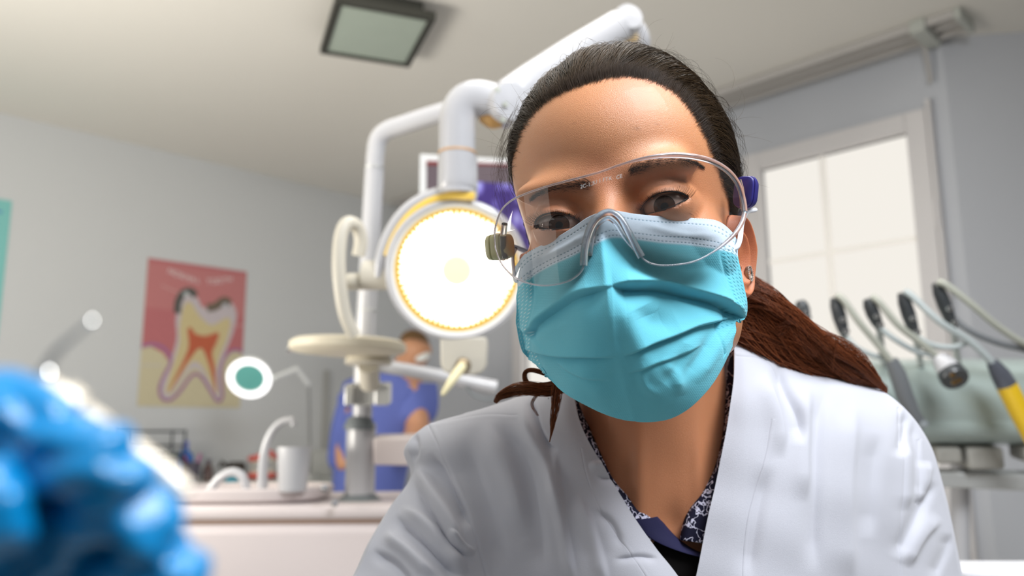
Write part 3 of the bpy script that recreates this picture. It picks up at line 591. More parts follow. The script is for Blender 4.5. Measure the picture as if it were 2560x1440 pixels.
def text_on(txt, size, centre, ex, ey, m, parent, nm='lettering', ext=.0):
    c = bpy.data.curves.new(nm, 'FONT'); c.body = txt; c.size = size; c.align_x = 'CENTER'; c.align_y = 'CENTER'; c.extrude = ext
    o = bpy.data.objects.new(nm, c); ex = Vector(ex).normalized(); ey = Vector(ey).normalized(); ez = ex.cross(ey)
    me = bpy.data.meshes.new_from_object(o); bpy.data.objects.remove(o)
    M = Matrix((ex, ey, ez)).transposed().to_4x4(); M.translation = Vector(centre)-Vector(origin(parent)); me.transform(M)
    me.materials.clear(); me.materials.append(m); ob = bpy.data.objects.new(nm, me); C.objects.link(ob); ob.parent = parent; return ob
M_etch = mat('etched_marking', (.75, .72, .70), rough=.6)
lensmark = None
for ch, x, y in [('2C-1.2', 1468, 463), ('U 1 FT', 1502, 452), ('K', 1526, 446), ('CE', 1548, 442)]:
    d0 = float(hit(np.array([x*1.]), np.array([y*1.]), lenssurf)[0])-.0006; p0 = P(x, y, d0); e1 = P(x+30, y-8.5, float(hit(np.array([x+30.]), np.array([y-8.5]), lenssurf)[0])-.0006)-p0
    text_on(ch, .0029, p0, e1, MCn[:3, 1], M_etch, gog, 'marking')

# ------------------------------------------------------------------ earring
M_silver = mat('dark_silver', (.30, .27, .24), rough=.35, metal=1.0, bump=.5, bscale=900)
ec = H2W([.0885, -.0585, .012]); ec = P(1870, 685, .548)
ea = axes(8, 52); er = thing('earring', 'oval dark silver stud earring with beaded rim on the ear lobe', 'earring', ec)
b = MB(); n_ = ea[2] if np.dot(ea[2], MCn[:3, 2]) > 0 else -ea[2]; e1, e2 = ea[0]*.0036, ea[1]*.0050
V = []
for r, h in [(0, .0006), (.45, .0009), (.6, .0016), (.75, .0012), (1.0, .0018), (1.05, .0008), (1, -.0005), (0, -.0006)]:
    for j in range(36): a = 2*math.pi*j/36; V.append(ec+r*(e1*math.cos(a)+e2*math.sin(a))+n_*h)
b.add(V, [(i*36+j, i*36+(j+1) % 36, (i+1)*36+(j+1) % 36, (i+1)*36+j) for i in range(7) for j in range(36)]); b.build('setting', M_silver, er)
b = MB()
for q_, nn, rr_ in [(1.0, 26, .00045), (.62, 16, .00035)]:
    for j in range(nn):
        a = 2*math.pi*j/nn; c0 = ec+q_*(e1*math.cos(a)+e2*math.sin(a))+n_*.0019
        b.lathe([(0, -rr_), (rr_*.7, -rr_*.7), (rr_, 0), (rr_*.7, rr_*.7), (0, rr_)], c0, n_, 8)
b.build('beads', mat('bright_silver', (.75, .72, .68), rough=.2, metal=1.0), er)

# ------------------------------------------------------------------ white coat
def coat_half(rows, wrap, nr, nc, folds, seams, nm, par, m, inner_sign):
    A = np.array(rows, float); g = net(A, nr, nc); X, Y, D = g[..., 0], g[..., 1], g[..., 2]
    d = np.zeros(X.shape)
    for (pts, amp, w, e) in folds:
        s, al = polydist(X, Y, pts); env = np.clip(al/e, 0, 1)*np.clip((1-al)/e, 0, 1); env = env*env*(3-2*env)
        w = w*.72; aa = np.where(s > 0, np.exp(-(s/w)**2), np.exp(-(s/(w*2.1))**2)); d += amp*.0015*aa*env
    for (pts, amp, w) in seams:
        s, al = polydist(X, Y, pts); ok = (al > .002) & (al < .998); d -= ok*amp*.001*np.exp(-(s/w)**2)
        d += ok*amp*.0006*np.exp(-((s-w*2.5)/(w*2))**2)
    d += .0004*np.sin(X*.031+Y*.012)+.0003*np.sin(Y*.04-X*.017)
    G = Pn(X, Y, D); N_ = normals(G); N_ *= np.sign(np.einsum('ijk,ijk->ij', N_, np.array([0, 0, CAMZ])-G))[..., None]
    fade = np.clip((.985-np.linspace(0, 1, nc))/.05, 0, 1)[None]; G = G+N_*(d*1.0)[..., None]
    # the cloth goes round behind the outline to the back
    W = cr(np.array(wrap, float).swapaxes(0, 1), nr)           # nr, k, 3
    last = np.stack([X[:, -1], Y[:, -1], D[:, -1]], -1); prev = np.stack([X[:, -8], Y[:, -8], D[:, -8]], -1)
    ctrl = np.concatenate([prev[:, None], last[:, None], last[:, None]+W], 1)
    Wk = cr(ctrl.swapaxes(0, 1), 60).swapaxes(0, 1); cut = int(60/(ctrl.shape[1]-1))+1; Wk = Wk[:, cut:]
    WG = Pn(Wk[..., 0], Wk[..., 1], Wk[..., 2]); ALL = np.concatenate([G, WG], 1)
    return ALL
def T3(l): return [list(map(float, p)) for p in l]
RL = [  # image-left half: from the lapel edge out to the sleeve outline, top row first: px, py, depth
 T3([(1418, 930, .635), (1412, 934, .637), (1404, 938, .640), (1396, 943, .645), (1386, 950, .652), (1376, 957, .662), (1366, 966, .672)]),
 T3([(1434, 985, .618), (1410, 984, .621), (1384, 984, .628), (1352, 988, .640), (1320, 993, .655), (1285, 1000, .672), (1252, 1012, .692)]),
 T3([(1447, 1045, .606), (1412, 1042, .609), (1368, 1040, .618), (1310, 1038, .632), (1245, 1036, .650), (1175, 1038, .672), (1112, 1050, .70)]),
 T3([(1470, 1100, .600), (1425, 1098, .602), (1362, 1092, .610), (1288, 1086, .625), (1210, 1080, .642), (1130, 1072, .662), (1060, 1072, .702)]),
 T3([(1512, 1172, .596), (1455, 1168, .596), (1376, 1158, .604), (1292, 1148, .616), (1204, 1134, .632), (1112, 1122, .650), (1024, 1118, .695)]),
 T3([(1552, 1240, .592), (1488, 1238, .590), (1400, 1230, .596), (1310, 1218, .606), (1216, 1204, .622), (1120, 1190, .640), (1040, 1184, .680)]),
 T3([(1592, 1306, .586), (1522, 1306, .583), (1428, 1300, .587), (1332, 1290, .597), (1224, 1276, .612), (1104, 1262, .622), (988, 1262, .655)]),
 T3([(1642, 1375, .580), (1562, 1376, .576), (1460, 1372, .580), (1354, 1364, .590), (1234, 1352, .600), (1080, 1344, .600), (935, 1350, .632)]),
 T3([(1697, 1445, .573), (1606, 1446, .568), (1492, 1444, .573), (1374, 1440, .584), (1240, 1436, .590), (1060, 1436, .582), (880, 1460, .610)]),
 T3([(1800, 1600, .565), (1690, 1600, .56), (1540, 1600, .565), (1400, 1600, .575), (1250, 1600, .57), (1000, 1600, .55), (760, 1610, .580)]),
 T3([(1800, 2100, .60), (1690, 2100, .59), (1540, 2100, .595), (1400, 2100, .61), (1250, 2100, .62), (950, 2050, .56), (500, 2050, .56)]), T3([(1800, 2700, .68), (1690, 2700, .67), (1540, 2700, .67), (1400, 2700, .68), (1250, 2700, .70), (1100, 2700, .74), (1000, 2700, .80)])]
WL = [[(-6, 20, .02)]*3+[(-10, 12, .03)]*9, [(30, 30, .10)]*12, [(150, 40, .16)]*12, [(330, 60, .20)]*12]
FL = [([(1330, 990), (1345, 1060), (1370, 1110), (1400, 1130)], -3.5, 10, .25), ([(1300, 1000), (1330, 1070), (1366, 1150), (1390, 1230), (1400, 1300)], 3.6, 15, .25), ([(1385, 1120), (1398, 1250), (1420, 1380), (1440, 1460)], 2.6, 11, .2),
      ([(1240, 1050), (1290, 1110), (1330, 1200), (1350, 1330), (1360, 1440)], -3.0, 24, .2), ([(1150, 1090), (1190, 1180), (1230, 1300), (1260, 1440)], -2.6, 26, .25), ([(1200, 1060), (1250, 1120), (1290, 1220), (1310, 1350)], 3.4, 24, .3),
      ([(1468, 1165), (1500, 1160), (1540, 1168)], 2.0, 9, .3), ([(1480, 1190), (1540, 1200), (1575, 1215)], -1.8, 9, .3), ([(1480, 1270), (1530, 1310), (1560, 1380)], -2.0, 12, .3), ([(1440, 1230), (1470, 1300), (1500, 1400), (1520, 1470)], 2.2, 13, .25), ([(1530, 1400), (1600, 1390), (1650, 1400)], -1.6, 8, .3),
      ([(1075, 1130), (1110, 1190), (1150, 1260), (1175, 1330)], -4.5, 12, .25), ([(1045, 1150), (1075, 1210), (1120, 1290), (1160, 1380)], 4.5, 15, .25), ([(1030, 1200), (1060, 1250), (1100, 1320), (1150, 1400)], -4.0, 13, .25), ([(1000, 1270), (1060, 1300), (1120, 1360), (1170, 1440)], 4.2, 13, .25),
      ([(985, 1290), (1040, 1340), (1100, 1400), (1150, 1450)], -4.2, 13, .2), ([(960, 1330), (1030, 1380), (1090, 1450)], 3.4, 13, .25), ([(1120, 1330), (1160, 1370), (1190, 1380)], 3.0, 9, .3), ([(1090, 1310), (1130, 1360), (1170, 1400)], -2.4, 8, .3), ([(930, 1380), (990, 1410), (1040, 1470)], -3.0, 12, .25), ([(1040, 1080), (1046, 1120), (1038, 1160)], -1.8, 9, .3)]
SL = [([(1070, 1060), (1100, 1120), (1130, 1190), (1160, 1270), (1190, 1350), (1218, 1450)], .55, 3), ([(1300, 1042), (1200, 1040), (1075, 1062)], .3, 2.2), ([(1452, 1120), (1470, 1200), (1510, 1290), (1580, 1390), (1620, 1450)], .22, 1.8)]
M_coat = mat('white_cotton', (.555, .565, .625), rough=.85, spec=.2, bump=.4, bscale=2600, sheen=.2)
coat = None
def fin(nm, GG, m, par, solid):
    n1, n2, _ = GG.shape; return mesh_np(nm, GG.reshape(-1, 3), gridq(n1, n2), m, par, solid=solid)
coat = fin('coat_front', coat_half(RL, WL, 560, 520, FL, SL, 'coat', dentist, M_coat, 1), M_coat, dentist, .0022)
RRr = [  # image-right half
 T3([(1834, 846, .640), (1846, 850, .641), (1858, 856, .643), (1872, 862, .647), (1886, 870, .652), (1898, 880, .660), (1912, 893, .672)]),
 T3([(1836, 885, .628), (1858, 888, .628), (1882, 892, .631), (1908, 897, .637), (1936, 902, .645), (1962, 910, .658), (1990, 925, .676)]),
 T3([(1834, 950, .616), (1866, 950, .615), (1904, 948, .619), (1950, 944, .627), (2000, 940, .638), (2050, 938, .652), (2105, 945, .680)]),
 T3([(1826, 1010, .606), (1868, 1012, .604), (1922, 1008, .608), (1984, 1000, .616), (2056, 990, .630), (2122, 976, .650), (2190, 972, .688)]),
 T3([(1816, 1075, .599), (1868, 1080, .596), (1936, 1078, .599), (2014, 1070, .608), (2102, 1056, .622), (2184, 1040, .642), (2262, 1028, .690)]),
 T3([(1803, 1140, .593), (1866, 1150, .589), (1948, 1150, .591), (2040, 1144, .600), (2138, 1132, .616), (2228, 1116, .640), (2315, 1108, .690)]),
 T3([(1788, 1215, .587), (1862, 1226, .582), (1958, 1228, .584), (2060, 1224, .594), (2164, 1216, .612), (2258, 1206, .640), (2344, 1200, .690)]),
 T3([(1768, 1300, .580), (1856, 1308, .575), (1964, 1310, .577), (2074, 1308, .590), (2182, 1302, .612), (2280, 1296, .640), (2366, 1292, .690)]),
 T3([(1740, 1440, .571), (1846, 1442, .566), (1970, 1442, .570), (2088, 1440, .586), (2200, 1438, .610), (2306, 1436, .640), (2396, 1442, .690)]),
 T3([(1700, 1600, .562), (1830, 1600, .557), (1970, 1600, .562), (2090, 1600, .58), (2210, 1600, .605), (2330, 1600, .64), (2430, 1600, .690)]),
 T3([(1700, 2100, .592), (1830, 2100, .587), (1970, 2100, .592), (2090, 2100, .61), (2230, 2100, .64), (2380, 2100, .66), (2520, 2100, .72)]), T3([(1700, 2700, .672), (1830, 2700, .667), (1970, 2700, .672), (2090, 2700, .69), (2210, 2700, .72), (2330, 2700, .76), (2430, 2700, .82)])]
WR = [[(6, 20, .02)]*3+[(8, 12, .03)]*9, [(-30, 30, .10)]*12, [(-150, 40, .16)]*12, [(-330, 60, .20)]*12]
FR = [([(1935, 900), (1960, 960), (1990, 1030), (2000, 1080), (1995, 1120)], -3.6, 15, .25), ([(1900, 930), (1930, 1000), (1950, 1080), (1950, 1150)], 2.4, 18, .3), ([(2060, 960), (2045, 1060), (2040, 1200), (2036, 1440)], -2.4, 20, .2), ([(2015, 950), (2012, 1100), (2010, 1260)], 2.4, 20, .25),
      ([(2130, 1000), (2120, 1150), (2115, 1300), (2120, 1460)], 2.2, 26, .2), ([(1925, 1160), (1900, 1260), (1880, 1380), (1870, 1460)], -1.8, 22, .25), ([(2190, 1080), (2180, 1200), (2170, 1350)], -1.8, 22, .25),
      ([(2245, 1030), (2262, 1060), (2255, 1110), (2240, 1150)], -3.4, 9, .25), ([(2275, 1050), (2290, 1130), (2298, 1250)], -2.6, 9, .2), ([(2265, 1100), (2268, 1180), (2264, 1280)], 3.0, 13, .25), ([(2318, 1150), (2312, 1200), (2306, 1260)], 3.4, 11, .25), ([(2335, 1200), (2310, 1260), (2270, 1340), (2240, 1400)], -3.6, 12, .2), ([(2350, 1290), (2300, 1340), (2262, 1420)], 3.2, 14, .25), ([(2370, 1330), (2360, 1380), (2330, 1450)], -2.5, 11, .25)]
FR = FR[:7]+[(p, a*.62, w*1.25, e) for p, a, w, e in FR[7:]]
SR = [([(2243, 1020), (2250, 1100), (2252, 1200), (2250, 1300), (2248, 1450)], .7, 3.0), ([(1838, 890), (1900, 900), (1945, 940), (1955, 985)], .25, 2), ([(1925, 1050), (1915, 1130), (1890, 1220), (1865, 1320), (1855, 1450)], .28, 1.8), ([(2295, 1100), (2298, 1200), (2296, 1260)], .5, 2.4)]
fin('coat_front', coat_half(RRr, WR, 560, 520, FR, SR, 'coat', dentist, M_coat, 1), M_coat, dentist, .0022)
# back of the coat closes it behind the neck
fin('coat_back', Pn(*np.moveaxis(net([T3([(1340, 985, .70), (1480, 930, .745), (1640, 905, .76), (1800, 880, .745), (1915, 905, .70)]), T3([(1240, 1030, .78), (1440, 980, .80), (1640, 960, .82), (1860, 950, .80), (2100, 975, .78)]), T3([(1100, 1150, .86), (1400, 1100, .88), (1660, 1080, .89), (1950, 1080, .88), (2250, 1120, .86)]), T3([(1000, 1600, .86), (1350, 1600, .88), (1660, 1600, .89), (1980, 1600, .88), (2300, 1600, .86)]), T3([(1100, 2600, .88), (1350, 2600, .90), (1660, 2600, .91), (1980, 2600, .90), (2200, 2600, .88)])], 80, 120), -1, 0)), M_coat, dentist, .002)
# collar stand of the coat behind the neck
# ------------------------------------------------------------------ patterned dark shirt
def shirt_mat():
    m = mat('navy_print', (22, 22, 42), rough=.8, spec=.2); nt = m.node_tree; b = nt.nodes['Principled BSDF']; tc = nt.nodes.new('ShaderNodeTexCoord')
    no = nt.nodes.new('ShaderNodeTexNoise'); no.inputs['Scale'].default_value = 150; ad = nt.nodes.new('ShaderNodeMix'); ad.data_type = 'RGBA'; ad.blend_type = 'LINEAR_LIGHT'; ad.inputs[0].default_value = .010
    v = nt.nodes.new('ShaderNodeTexVoronoi'); v.feature = 'DISTANCE_TO_EDGE'; v.inputs['Scale'].default_value = 85
    v2 = nt.nodes.new('ShaderNodeTexVoronoi'); v2.inputs['Scale'].default_value = 420
    nt.links.new(tc.outputs['Object'], no.inputs['Vector']); nt.links.new(tc.outputs['Object'], ad.inputs[6]); nt.links.new(no.outputs['Color'], ad.inputs[7]); nt.links.new(ad.outputs[2], v.inputs['Vector']); nt.links.new(tc.outputs['Object'], v2.inputs['Vector'])
    mu = nt.nodes.new('ShaderNodeMath'); mu.operation = 'MULTIPLY_ADD'; mu.inputs[1].default_value = .10; nt.links.new(v2.outputs['Distance'], mu.inputs[0]); nt.links.new(v.outputs['Distance'], mu.inputs[2])
    r = nt.nodes.new('ShaderNodeValToRGB'); r.color_ramp.elements[0].position = .085; r.color_ramp.elements[0].color = S((205, 205, 225)); r.color_ramp.elements[1].position = .105; r.color_ramp.elements[1].color = S((24, 24, 46))
    nt.links.new(mu.outputs[0], r.inputs[0]); nt.links.new(r.outputs[0], b.inputs['Base Color']); return m
M_shirt = shirt_mat(); M_navy = mat('navy_cotton', (34, 34, 66), rough=.8, spec=.2, bump=.2, bscale=1500); M_black = mat('dark_shirt', (16, 14, 14), rough=.8, spec=.15)
def strip(inner, wid, dps, nm, m, par, dd=.0):
    a = cr(np.array([(x, y) for x, y in inner], float), 120); w = np.array(wid, float); ww = cr(np.array(wid, float)[:, None], 120); dp = cr(np.array(dps, float)[:, None], 120)
    k = np.linspace(0, 1, 24)[None]; X = a[:, :1]+ww*k; Y = a[:, 1:2]+np.abs(ww)*.15*k+0*k
    D = dp-.006*np.sin(k*math.pi*.5)+.0045*(1-np.clip(k*6, 0, 1))**2; return mesh_np(nm, Pn(X, Y, D).reshape(-1, 3), gridq(120, 24), m, par, solid=.0012)
strip([(1440, 985), (1450, 1020), (1470, 1065), (1500, 1120), (1530, 1168), (1562, 1208), (1600, 1252), (1632, 1296), (1662, 1345)], [-70]*5+[-80, -90, -110, -120], [.634, .628, .621, .615, .611, .607, .602, .597, .593], 'shirt_collar', M_shirt, dentist)
strip([(1826, 870), (1820, 920), (1816, 980), (1812, 1060), (1802, 1120), (1784, 1180), (1760, 1222), (1733, 1262), (1712, 1300), (1700, 1350)], [60]*5+[70, 80, 90, 100, 110], [.645, .638, .632, .622, .614, .608, .603, .598, .594, .590], 'shirt_collar', M_shirt, dentist)
strip([(1645, 1292), (1672, 1325), (1700, 1352), (1740, 1378), (1790, 1395)], [-60, -60, -50, -30, -20], [.599, .597, .5945, .592, .590], 'shirt_neckband', M_navy, dentist)
fin('shirt_front', Pn(*np.moveaxis(net([T3([(1560, 1330, .606), (1640, 1346, .598), (1700, 1366, .593), (1750, 1380, .592), (1830, 1340, .606)]), T3([(1540, 1420, .60), (1630, 1425, .590), (1700, 1430, .588), (1760, 1430, .588), (1850, 1420, .60)]), T3([(1500, 1600, .59), (1620, 1600, .58), (1700, 1600, .578), (1780, 1600, .578), (1900, 1600, .59)])], 60, 80), -1, 0)), M_black, dentist, .001)

# ------------------------------------------------------------------ the room
M_wallL = mat('wall_paint_grey', (.62, .635, .64), rough=.9, spec=.2, noise=.03, nscale=1.5); M_wallR = mat('wall_paint_blue_grey', (.56, .58, .62), rough=.9, spec=.2, noise=.03, nscale=1.5)
M_ceil = mat('ceiling_paint', (.80, .775, .72), rough=.95, spec=.1, noise=.03, nscale=1); M_floor = mat('floor_vinyl', (.58, .56, .53), rough=.5, noise=.2, nscale=6)
def slab(name, pts, nrm, m, t=.08):
    b = MB(); b.prism(pts, np.asarray(nrm)*t); return structure(b.build(name, m, None, smooth=False))
LO, HI, NEAR = 0.0, ZC, -1.6
slab('wall_left', [uvz(NEAR, DL, LO), uvz(DR, DL, LO), uvz(DR, DL, HI), uvz(NEAR, DL, HI)], Vv, M_wallL)
vEnd = float(np.dot(on_right(2352, 85), Vv))                       # where the window wall turns
def wall_with_holes(name, u, v0, v1, holes, m, t=.22):             # wall in the plane u = const with openings (va, vb, za, zb)
    b = MB(); vs = sorted({v0, v1}|{h[0] for h in holes}|{h[1] for h in holes})
    for a, c in zip(vs[:-1], vs[1:]):
        hs = sorted([(h[2], h[3]) for h in holes if h[0] <= a+1e-6 and h[1] >= c-1e-6]); z = LO
        for za, zb in hs+[(HI, HI)]:
            if za > z+1e-4: b.prism([uvz(u, a, z), uvz(u, c, z), uvz(u, c, za), uvz(u, a, za)], U*t)
            z = zb
    return structure(b.build(name, m, None, smooth=False))
W1 = (1.0, 1.585, .55, 2.275); W2 = (2.40, 2.965, .55, 2.275)
wall_with_holes('wall_right', DR, vEnd, DL, [W1, W2], M_wallR)
dirT = np.array([math.sin(R(97)), math.cos(R(97)), 0]); c0 = uvz(DR, vEnd, LO); up = np.array([0, 0, HI-LO])
nT = np.array([dirT[1], -dirT[0], 0]); nT = nT if nT[1] > 0 else -nT
slab('wall_side', [c0, c0+dirT*2.2, c0+dirT*2.2+up, c0+up], nT, M_wallR)
far = 2.4
slab('ceiling', [uvz(NEAR, DL+.1, HI), uvz(DR+.1, DL+.1, HI), uvz(DR+.1, vEnd, HI), (c0+dirT*2.2)[:2].tolist()+[HI], [3.6, 0.2, HI], [1.5, -1.2, HI]], (0, 0, 1), M_ceil)
slab('floor', [uvz(NEAR, DL+.1, 0), uvz(DR+.1, DL+.1, 0), uvz(DR+.1, vEnd, 0), (c0+dirT*2.2)[:2].tolist()+[0], [3.6, .2, 0], [1.5, -1.2, 0]], (0, 0, -1), M_floor)
# windows: white frame, glazing bars, daylit frosted panes
M_frame = mat('window_frame_paint', (.70, .68, .68), rough=.5); M_pane = emis('daylit_frosted_glass', (.93, .89, .82), .98); M_chrome = mat('chrome', (.7, .7, .72), rough=.2, metal=1.0)
def window(name, h, mull=True):
    va, vb, za, zb = h; p0 = uvz(DR+.10, (va+vb)/2, za); root = bpy.data.objects.new(name, None); C.objects.link(root); root.location = tuple(p0); structure(root)
    fw = .055; b = MB()
    def vb_(v0, v1, z0, z1, d0, d1): b.prism([uvz(DR+d0, v0, z0), uvz(DR+d0, v1, z0), uvz(DR+d0, v1, z1), uvz(DR+d0, v0, z1)], U*(d1-d0))
    o = .07
    vb_(va-o, va, za-o, zb+o, -.03, .16); vb_(vb, vb+o, za-o, zb+o, -.03, .16); vb_(va, vb, zb, zb+o, -.03, .16); vb_(va, vb, za-o, za, -.03, .16)
    vb_(va-o-.02, va-o-.004, za-o, zb+o+.03, -.035, .02)
    b.build('window_frame', M_frame, root, bevel=.004)
    b = MB(); vm = (va+vb)/2+.04
    vb_(vm-.011, vm+.011, za, zb, .005, .03)
    for z in (za+(zb-za)*.22, za+(zb-za)*.45, za+(zb-za)*.775): vb_(va, vb, z-.009, z+.009, .008, .03)
    b.build('glazing_bars', mat('glazing_bar_glow', (.80, .77, .72), rough=.5, emit=(.9, .86, .8), es=.28), root)  # bars emit faintly: window brightness put into their material
    b = MB(); vb_(va, vb, za, zb, .02, .025); b.build('pane', M_pane, root, smooth=False); return root
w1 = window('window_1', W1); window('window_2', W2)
hb = MB(); q = uvz(DR-.035, W1[0]-.078, 1.95); hb.lathe([(0, -.05), (.006, -.05), (.006, .05), (0, .05)], q, (0, 0, 1), 12); hb.lathe([(0, -.035), (.006, -.035), (.006, .035), (0, .035)], q-(0, 0, .75), (0, 0, 1), 12); hb.build('hinge', M_frame, w1)
# curtain track under the ceiling along the window wall
rail = thing('curtain_rail', 'long white three-track curtain rail under the ceiling above the window', 'curtain rail', uvz(DR-.14, 1.9, HI-.05))
M_rail = mat('rail_white', (.50, .48, .46), rough=.5)
for k_, off in enumerate((.06, .12, .18)):
    b = MB(); ra, rb = .76, 3.9; z1, z0 = HI-.001, HI-.030-.006*(k_ == 0)
    b.prism([uvz(DR-off-.009, ra, z0), uvz(DR-off+.009, ra, z0), uvz(DR-off+.009, ra, z1), uvz(DR-off-.009, ra, z1)], Vv*(rb-ra)); b.build('track', M_rail, rail, bevel=.002)
b = MB(); b.prism([uvz(DR-.20, .90, HI-.045), uvz(DR-.03, .90, HI-.045), uvz(DR-.03, .90, HI-.001), uvz(DR-.20, .90, HI-.001)], -Vv*.05)
b.prism([uvz(DR-.19, .76, HI-.04), uvz(DR-.04, .76, HI-.04), uvz(DR-.04, .76, HI-.001), uvz(DR-.19, .76, HI-.001)], -Vv*.02); b.build('end_bracket', mat('bracket_grey', (.50, .52, .48), rough=.5), rail, bevel=.003)
MB().tube([uvz(DR-.05, .905, HI-.02), uvz(DR-.035, .9, HI-.10), uvz(DR-.03, .9, HI-.17)], .007, 10).build('pull_cord', M_rail, rail)

# ceiling lamp: dark square frame holding a greenish frosted pane
z = ZC; Lc = [on_ceil(*p, .075) for p in [(838, 6), (1092, 44), (1022, 172), (800, 130)]]; cl = thing('ceiling_lamp', 'square ceiling lamp with dark frame and unlit greenish frosted panel', 'ceiling lamp', (Lc[0]+Lc[2])/2)
ctr = sum(Lc)/4; ex = (Lc[1]-Lc[0]+Lc[2]-Lc[3])/2; ey = (Lc[3]-Lc[0]+Lc[2]-Lc[1])/2; ex[2] = ey[2] = 0; M_dark = mat('dark_metal', (.055, .055, .045), rough=.45, metal=.3)
b = MB(); hx, hy = ex/2, ey/2; tx = hx/np.linalg.norm(hx); tyv = hy/np.linalg.norm(hy)
for s_ in (-1, 1):
    b.box(ctr+s_*(hx-tx*.011)+np.array([0, 0, .012]), tx*.011, hy, (0, 0, .014)); b.box(ctr+s_*(hy-tyv*.011)+np.array([0, 0, .012]), hx-tx*.022, tyv*.011, (0, 0, .014))
b.box(ctr+np.array([0, 0, .045]), hx*.8, hy*.8, (0, 0, .029)); b.build('lamp_frame', M_dark, cl, bevel=.002)
b = MB(); b.box(ctr+np.array([0, 0, .010]), hx-tx*.021, hy-tyv*.021, (0, 0, .006)); b.build('diffuser', mat('frosted_green_glass', (.44, .51, .44), rough=.35, noise=.1, nscale=14), cl)

# ------------------------------------------------------------------ posters on the left wall
def wall_frame(px, py, off=.004): return on_left(px, py, off)
def flat(poly, m, nm, par, off):
    b = MB(); P_ = [np.asarray(p)-Vv*off for p in poly]; b.prism(P_, Vv*.0006); return b.build(nm, m, par, smooth=False)
pc = [on_left(372, 645), on_left(617, 680), on_left(598, 1020), on_left(340, 1015)]
u0, u1 = 1.465, 1.972; z1, z0 = 2.052, 1.346
def pu(x, y, off): return uvz(u0+(u1-u0)*x, DL-off, z1+(z0-z1)*y)    # x, y in 0..1 across the sheet
po = thing('poster', 'tooth cross-section poster with pink background hanging on the left wall', 'poster', uvz((u0+u1)/2, DL-.004, z0))
b = MB(); b.prism([pu(0, 0, .003), pu(1, 0, .003), pu(1, 1, .003), pu(0, 1, .003)], Vv*.002); b.build('sheet', mat('poster_paper', (.60, .54, .36), rough=.4), po, smooth=False)
def art(pts, col, nm, off, n=90, closed=True, sm=True):
    a = np.array(pts, float)
    if sm:
        e = np.concatenate([a, a[:1]]) if closed else a; a = cr(np.concatenate([a[-1:], e, a[1:2]]) if closed else e, n)
        if closed: k = n//(len(pts)+2); a = a[k:-k]
    flat([pu(x, y, 0) for x, y in a], mat('print_'+nm, col, rough=.4), nm, po, off)
def line(pts, w, col, nm, off):
    a = cr(np.array(pts, float), 60); t = np.gradient(a*np.array([.507, .706]), axis=0); t /= np.linalg.norm(t, axis=1)[:, None]; n = np.stack([-t[:, 1]/.507, t[:, 0]/.706], 1)*w/2
    poly = np.concatenate([a+n, (a-n)[::-1]]); b = MB(); N = len(a); V = [pu(x, y, off) for x, y in np.concatenate([a+n, a-n])]; b.add(V, [(i, i+1, N+i+1, N+i) for i in range(N-1)]); b.build(nm, mat('print_'+nm, col, rough=.4), po, smooth=False)
art([(0, 0), (1, 0), (1, .60), (.93, .585), (.85, .60), (.78, .66), (.5, .60), (.27, .70), (.2, .64), (.08, .60), (0, .62)], (.50, .16, .17), 'pink_background', .0037, sm=False)
art([(0, .03), (1, .03), (1, .34), (0, .34)], (.53, .20, .20), 'pink_band', .0040, sm=False)
line([(0, .605), (.10, .585), (.20, .605), (.27, .66), (.27, .72), (.22, .80), (.19, .88), (.22, .945), (.30, .955), (.38, .90), (.47, .80), (.53, .77), (.60, .80), (.68, .88), (.76, .955), (.81, .93), (.80, .85), (.78, .76), (.79, .68), (.86, .60), (.95, .585), (1, .60)], .014, (.36, .16, .33), 'purple_membrane', .0048)
art([(.33, .26), (.30, .40), (.32, .52), (.30, .62), (.26, .74), (.21, .86), (.24, .94), (.30, .93), (.38, .84), (.46, .75), (.53, .73), (.60, .77), (.68, .87), (.76, .94), (.785, .90), (.76, .78), (.79, .66), (.85, .54), (.90, .42), (.91, .32), (.86, .25), (.76, .23), (.68, .28), (.56, .30), (.50, .24), (.40, .20)], (.56, .50, .52), 'enamel', .0044, 160)
art([(.36, .33), (.34, .46), (.35, .56), (.32, .66), (.27, .80), (.25, .90), (.30, .90), (.38, .80), (.47, .70), (.54, .69), (.61, .74), (.70, .86), (.755, .91), (.73, .76), (.77, .62), (.83, .50), (.85, .38), (.80, .36), (.66, .42), (.54, .37), (.44, .28), (.39, .28)], (.62, .52, .28), 'dentine', .0052, 160)
art([(.42, .47), (.44, .58), (.40, .68), (.32, .82), (.28, .90), (.36, .80), (.46, .67), (.56, .59), (.64, .68), (.70, .80), (.745, .90), (.72, .74), (.68, .62), (.72, .54), (.73, .47), (.60, .50), (.50, .49), (.45, .45)], (.52, .12, .055), 'pulp', .0056, 160)
line([(.31, .36), (.31, .28), (.36, .21), (.43, .195), (.48, .225)], .035, (.10, .10, .09), 'decay', .0058); line([(.60, .30), (.68, .285), (.77, .235), (.84, .25)], .040, (.16, .125, .09), 'decay', .0058); line([(.36, .225), (.40, .21)], .02, (.5, .55, .55), 'shine', .0061); line([(.76, .27), (.81, .265)], .02, (.5, .52, .56), 'shine', .0061)
line([(.02, .73), (.20, .725)], .010, (.58, .54, .46), 'caption_line', .0040); line([(.14, .18), (.34, .22)], .006, (.62, .35, .33), 'caption_line', .0045); line([(.84, .42), (1, .40)], .006, (.62, .35, .33), 'caption_line', .0045)
M_ptext = mat('print_white', (.80, .72, .72), rough=.5)
for i, ch in enumerate('NORMAL TOOTH'):
    if ch == ' ': continue
    t = i/11.; x = .22+.60*t; y = .075+.045*math.sin(t*math.pi)*.9
    e = pu(x+.05, y+.007*math.cos(t*math.pi), .0)-pu(x, y, .0); text_on(ch, .038, pu(x, y, .0055), e, np.cross(-Vv, e)/np.linalg.norm(e), M_ptext, po, 'title_letter')
